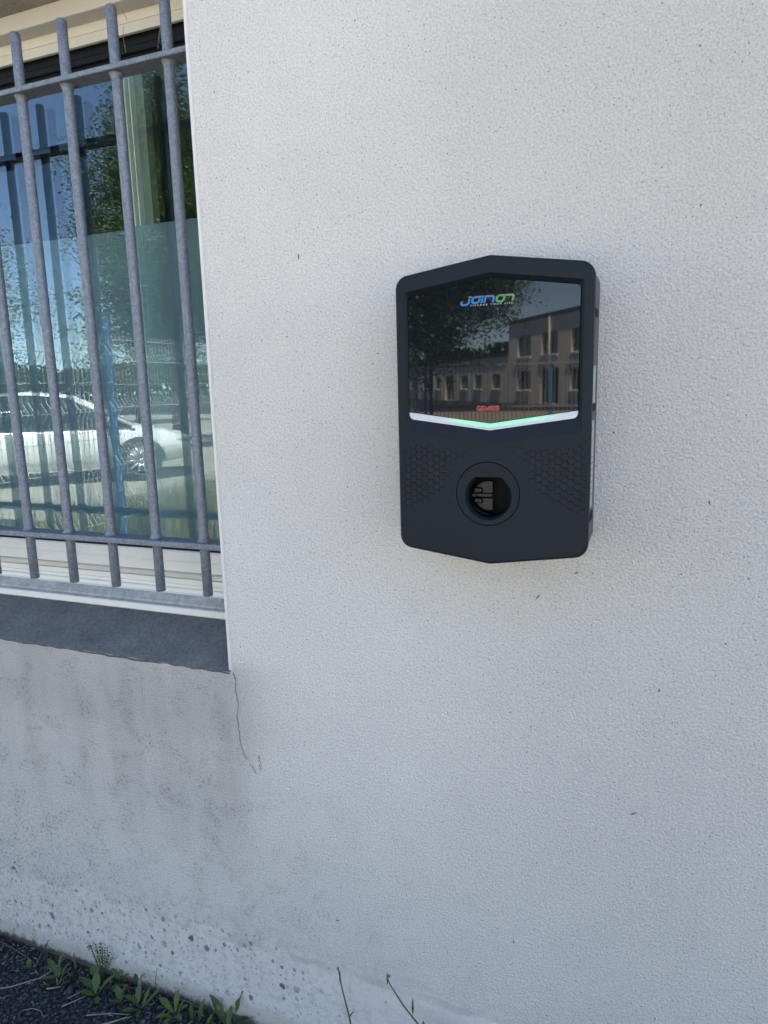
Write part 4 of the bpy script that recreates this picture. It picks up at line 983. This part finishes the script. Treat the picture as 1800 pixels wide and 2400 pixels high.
# ---- white building across the yard (tall block and low wing)
bd = Vector((0.59, 0.81, 0)).normalized(); bn = Vector((0.81, -0.59, 0)).normalized()*-1
def far_building(name, label, origin, length, H, depth, wins, doors, roofband=True):
    o = Vector(origin); t_ = thing(name, label, 'building', o)
    def at(s, z, out=0.0): return o+bd*s+bnv*out+Vector((0, 0, z))
    bnv = Vector((0.81, -0.59, 0)) if Vector((0.81, -0.59, 0)).dot(Vector((0, -1.1, 0))-o) > 0 else Vector((-0.81, 0.59, 0))
    ss_ = sorted(set([0, length]+[w[0] for w in wins+doors]+[w[1] for w in wins+doors])); zz = sorted(set([0, H]+[w[2] for w in wins+doors]+[w[3] for w in wins+doors]))
    m = MB()
    for i in range(len(ss_)-1):
        for j in range(len(zz)-1):
            cs, cz = (ss_[i]+ss_[i+1])/2, (zz[j]+zz[j+1])/2
            if any(w[0] < cs < w[1] and w[2] < cz < w[3] for w in wins+doors): continue
            m.face([at(ss_[i], zz[j]), at(ss_[i+1], zz[j]), at(ss_[i+1], zz[j+1]), at(ss_[i], zz[j+1])])
    m.face([at(0, 0), at(0, H), at(0, H, -depth), at(0, 0, -depth)]); m.face([at(length, 0), at(length, H), at(length, H, -depth), at(length, 0, -depth)])
    m.face([at(0, 0, -depth), at(length, 0, -depth), at(length, H, -depth), at(0, H, -depth)]); m.face([at(0, H), at(length, H), at(length, H, -depth), at(0, H, -depth)])
    m.build('wall', M['facade'], t_, o, fix=False)
    for kind, lst in (('window', wins), ('door', doors)):
        for (a, b, c, d) in lst:
            m = MB()
            m.loft([[at(a, c), at(b, c), at(b, d), at(a, d)], [at(a, c, -.22), at(b, c, -.22), at(b, d, -.22), at(a, d, -.22)]], True)
            w = m.build(kind, M['trim'], t_, o, fix=False)
            m = MB(); m.face([at(a, c, -.2), at(b, c, -.2), at(b, d, -.2), at(a, d, -.2)]); m.build('pane', M['farglass'], w, o, fix=False)
            m = MB()
            for (s0, s1, z0_, z1_) in ((a, b, c, c+.06), (a, b, d-.06, d), (a, a+.06, c+.06, d-.06), (b-.06, b, c+.06, d-.06), ((a+b)/2-.03, (a+b)/2+.03, c+.06, d-.06)):
                m.loft([[at(s0, z0_, -.19), at(s1, z0_, -.19), at(s1, z1_, -.19), at(s0, z1_, -.19)], [at(s0, z0_, -.15), at(s1, z0_, -.15), at(s1, z1_, -.15), at(s0, z1_, -.15)]], True, True)
            m.build('sash_frame', M['trim'], w, o)
            if kind == 'window':
                m = MB(); m.loft([[at(a-.1, c-.12, .0), at(b+.1, c-.12, .0), at(b+.1, c-.01, .0), at(a-.1, c-.01, .0)], [at(a-.1, c-.12, .14), at(b+.1, c-.12, .14), at(b+.1, c-.03, .14), at(a-.1, c-.03, .14)]], True, True); m.build('window_ledge', M['trim'], w, o)
    m = MB(); m.loft([[at(-.1, H-.002+.003, .12), at(length+.1, H+.001, .12), at(length+.1, H+.22, .12), at(-.1, H+.22, .12)], [at(-.1, H+.001, -depth-.1), at(length+.1, H+.001, -depth-.1), at(length+.1, H+.22, -depth-.1), at(-.1, H+.22, -depth-.1)]], True, True)
    m.build('roof', M['roofing'], t_, o)
    m = MB(); p = [at(length*.36, 0, .1), at(length*.36, H, .1)]; m.tube(p, .06, 6); m.build('drainpipe', M['trim'], t_, o)
    return t_
far_building('office_block', 'tall two storey off white block across the yard', (-10.0, -49.0, 0), 17.0, 5.4, 10.0,
             [(1.4, 3.4, 3.1, 4.5), (4.9, 7.0, 3.1, 4.5), (8.6, 10.8, 3.1, 4.5), (12.4, 14.6, 3.1, 4.5), (1.4, 3.4, .9, 2.2), (8.6, 10.8, .9, 2.2)], [(4.8, 7.2, .02, 2.3)])
o_ = Vector((-10.0, -49.0, 0))-bd*26.0
far_building('low_wing', 'long low off white wing beside the tall block across the yard', tuple(o_), 25.9, 3.3, 9.0,
             [(2, 4, 1.0, 2.1), (6, 8, 1.0, 2.1), (10, 11.2, 1.0, 2.1), (16.5, 18, 1.0, 2.1), (19.5, 21.0, 1.0, 2.1), (23, 24.6, 1.0, 2.1)], [(12.5, 14.8, .02, 2.2)])

# ---- cars
def make_car(label, paint, loc, heading):
    """car heading +x in its own space"""
    t_ = thing('parked_car', label, 'car', loc, 'cars parked across the yard'); t_.rotation_euler = (0, 0, heading)
    st = [(-2.18, .50, .80, .62), (-2.10, .34, .93, .74), (-1.7, .26, .97, .83), (-1.0, .24, .96, .87), (0, .24, .93, .88), (.9, .24, .91, .88), (1.25, .26, .89, .87), (1.75, .28, .80, .83), (2.08, .32, .68, .70), (2.20, .42, .58, .52)]
    m = MB(); rings = []
    for (x, z0, z1, w) in st:
        sec = []
        for (a, b) in ((-.88, 0.0), (-.99, .22), (-1.0, .55), (-.96, .82), (-.86, .96), (-.5, 1.0), (.5, 1.0), (.86, .96), (.96, .82), (1.0, .55), (.99, .22), (.88, 0.0)):
            sec.append((x, a*w, z0+b*(z1-z0)))
        rings.append(sec)
    m.loft(rings, True, True, True); body = m.build('body', M[paint], t_)
    cab = [(-2.02, .93, .60, .62), (-1.45, 1.30, .60, .66), (-.9, 1.41, .60, .68), (-.2, 1.435, .60, .69), (.35, 1.38, .60, .68), (1.28, .895, .60, .70)]
    m = MB(); L = [[(x, s*(wb*1.16 if z < 1.0 else .80), .90) for x, z, wt, wb in cab] for s in (1,)]
    rg = []
    for x, z, wt, wb in cab:
        rg.append([(x, -.83, .885), (x, -.80+.06, .885+(z-.885)*.4), (x, -wt, z-.03), (x, wt, z-.03), (x, .80-.06, .885+(z-.885)*.4), (x, .83, .885)])
    m.loft(rg, True, True, True); m.build('window_glass', M['carglass'], t_)
    m = MB(); rg = []
    for x, z, wt, wb in cab[0:5]: rg.append([(x, -wt-.02, z-.035), (x, -wt*.9, z), (x, 0, z+.015), (x, wt*.9, z), (x, wt+.02, z-.035)])
    m.loft(rg, False, False, True); m.build('roof', M[paint], t_)
    for sgn in (1, -1):
        m = MB()
        def pill(x, z): return (x, sgn*(.83-.21*(z-.885)/.52), z)
        for (p, q, r) in (((1.30, .885), (.36, 1.365), .030), ((-1.35, .90), (-1.20, 1.36), .05), ((-1.98, .93), (-1.42, 1.29), .05)):
            m.tube([pill(*p), pill(*q)], r, 6)
        m.build('pillar', M[paint], t_)
        m = MB(); m.ball((.95, sgn*.95, .98), .11, 8, 6, (.7, 1, .75)); m.build('mirror', M[paint], t_)
        m = MB(); m.ball((2.0, sgn*.58, .64), .17, 10, 6, (1.0, .9, .45)); m.build('headlight', M['lamp'], t_)
        for x in (-1.33, 1.38):
            m = MB(); n = 24; w0, w1 = sgn*.66, sgn*.885
            m.loft([[(x+r*math.cos(6.2832*k/n), y, .325+r*math.sin(6.2832*k/n)) for k in range(n)] for r, y in ((.21, w0), (.31, w0), (.325, w0+sgn*.03), (.325, w1-sgn*.02), (.305, w1), (.23, w1+sgn*.001))], True, False, True)
            wh = m.build('wheel', M['rubber'], t_)
            m = MB(); m.loft([[(x+r*math.cos(6.2832*k/n), y, .325+r*math.sin(6.2832*k/n)) for k in range(n)] for r, y in ((.235, w1), (.215, w1-sgn*.05))], True, False, True)
            for k in range(10):
                a = 6.2832*k/10; m.tube([(x+.04*math.cos(a), w1-sgn*.015, .325+.04*math.sin(a)), (x+.22*math.cos(a), w1-sgn*.01, .325+.22*math.sin(a))], [.03, .016], 5)
            m.ball((x, w1-sgn*.015, .325), .05, 8, 5); m.build('rim', M['rim'], wh)
            m = MB(); m.loft([[(x+.385*math.cos(a), sgn*.8, .325+.385*math.sin(a)), (x+.385*math.cos(a), sgn*.892, .325+.385*math.sin(a)), (x+.33*math.cos(a), sgn*.892, .325+.33*math.sin(a))] for a in [math.pi*k/14 for k in range(15)]], False, False, True); m.build('wheel_arch', M['rubber'], t_)
    return t_
hd = math.atan2(-3.0, 3.3)
make_car('white hatchback parked beyond the mesh fence', 'paint_white', (-9.25, -7.05, 0.004), hd)
make_car('dark car parked by the low wing across the yard', 'paint_dark', (-14.5, -33.0, 0.004), R(215))
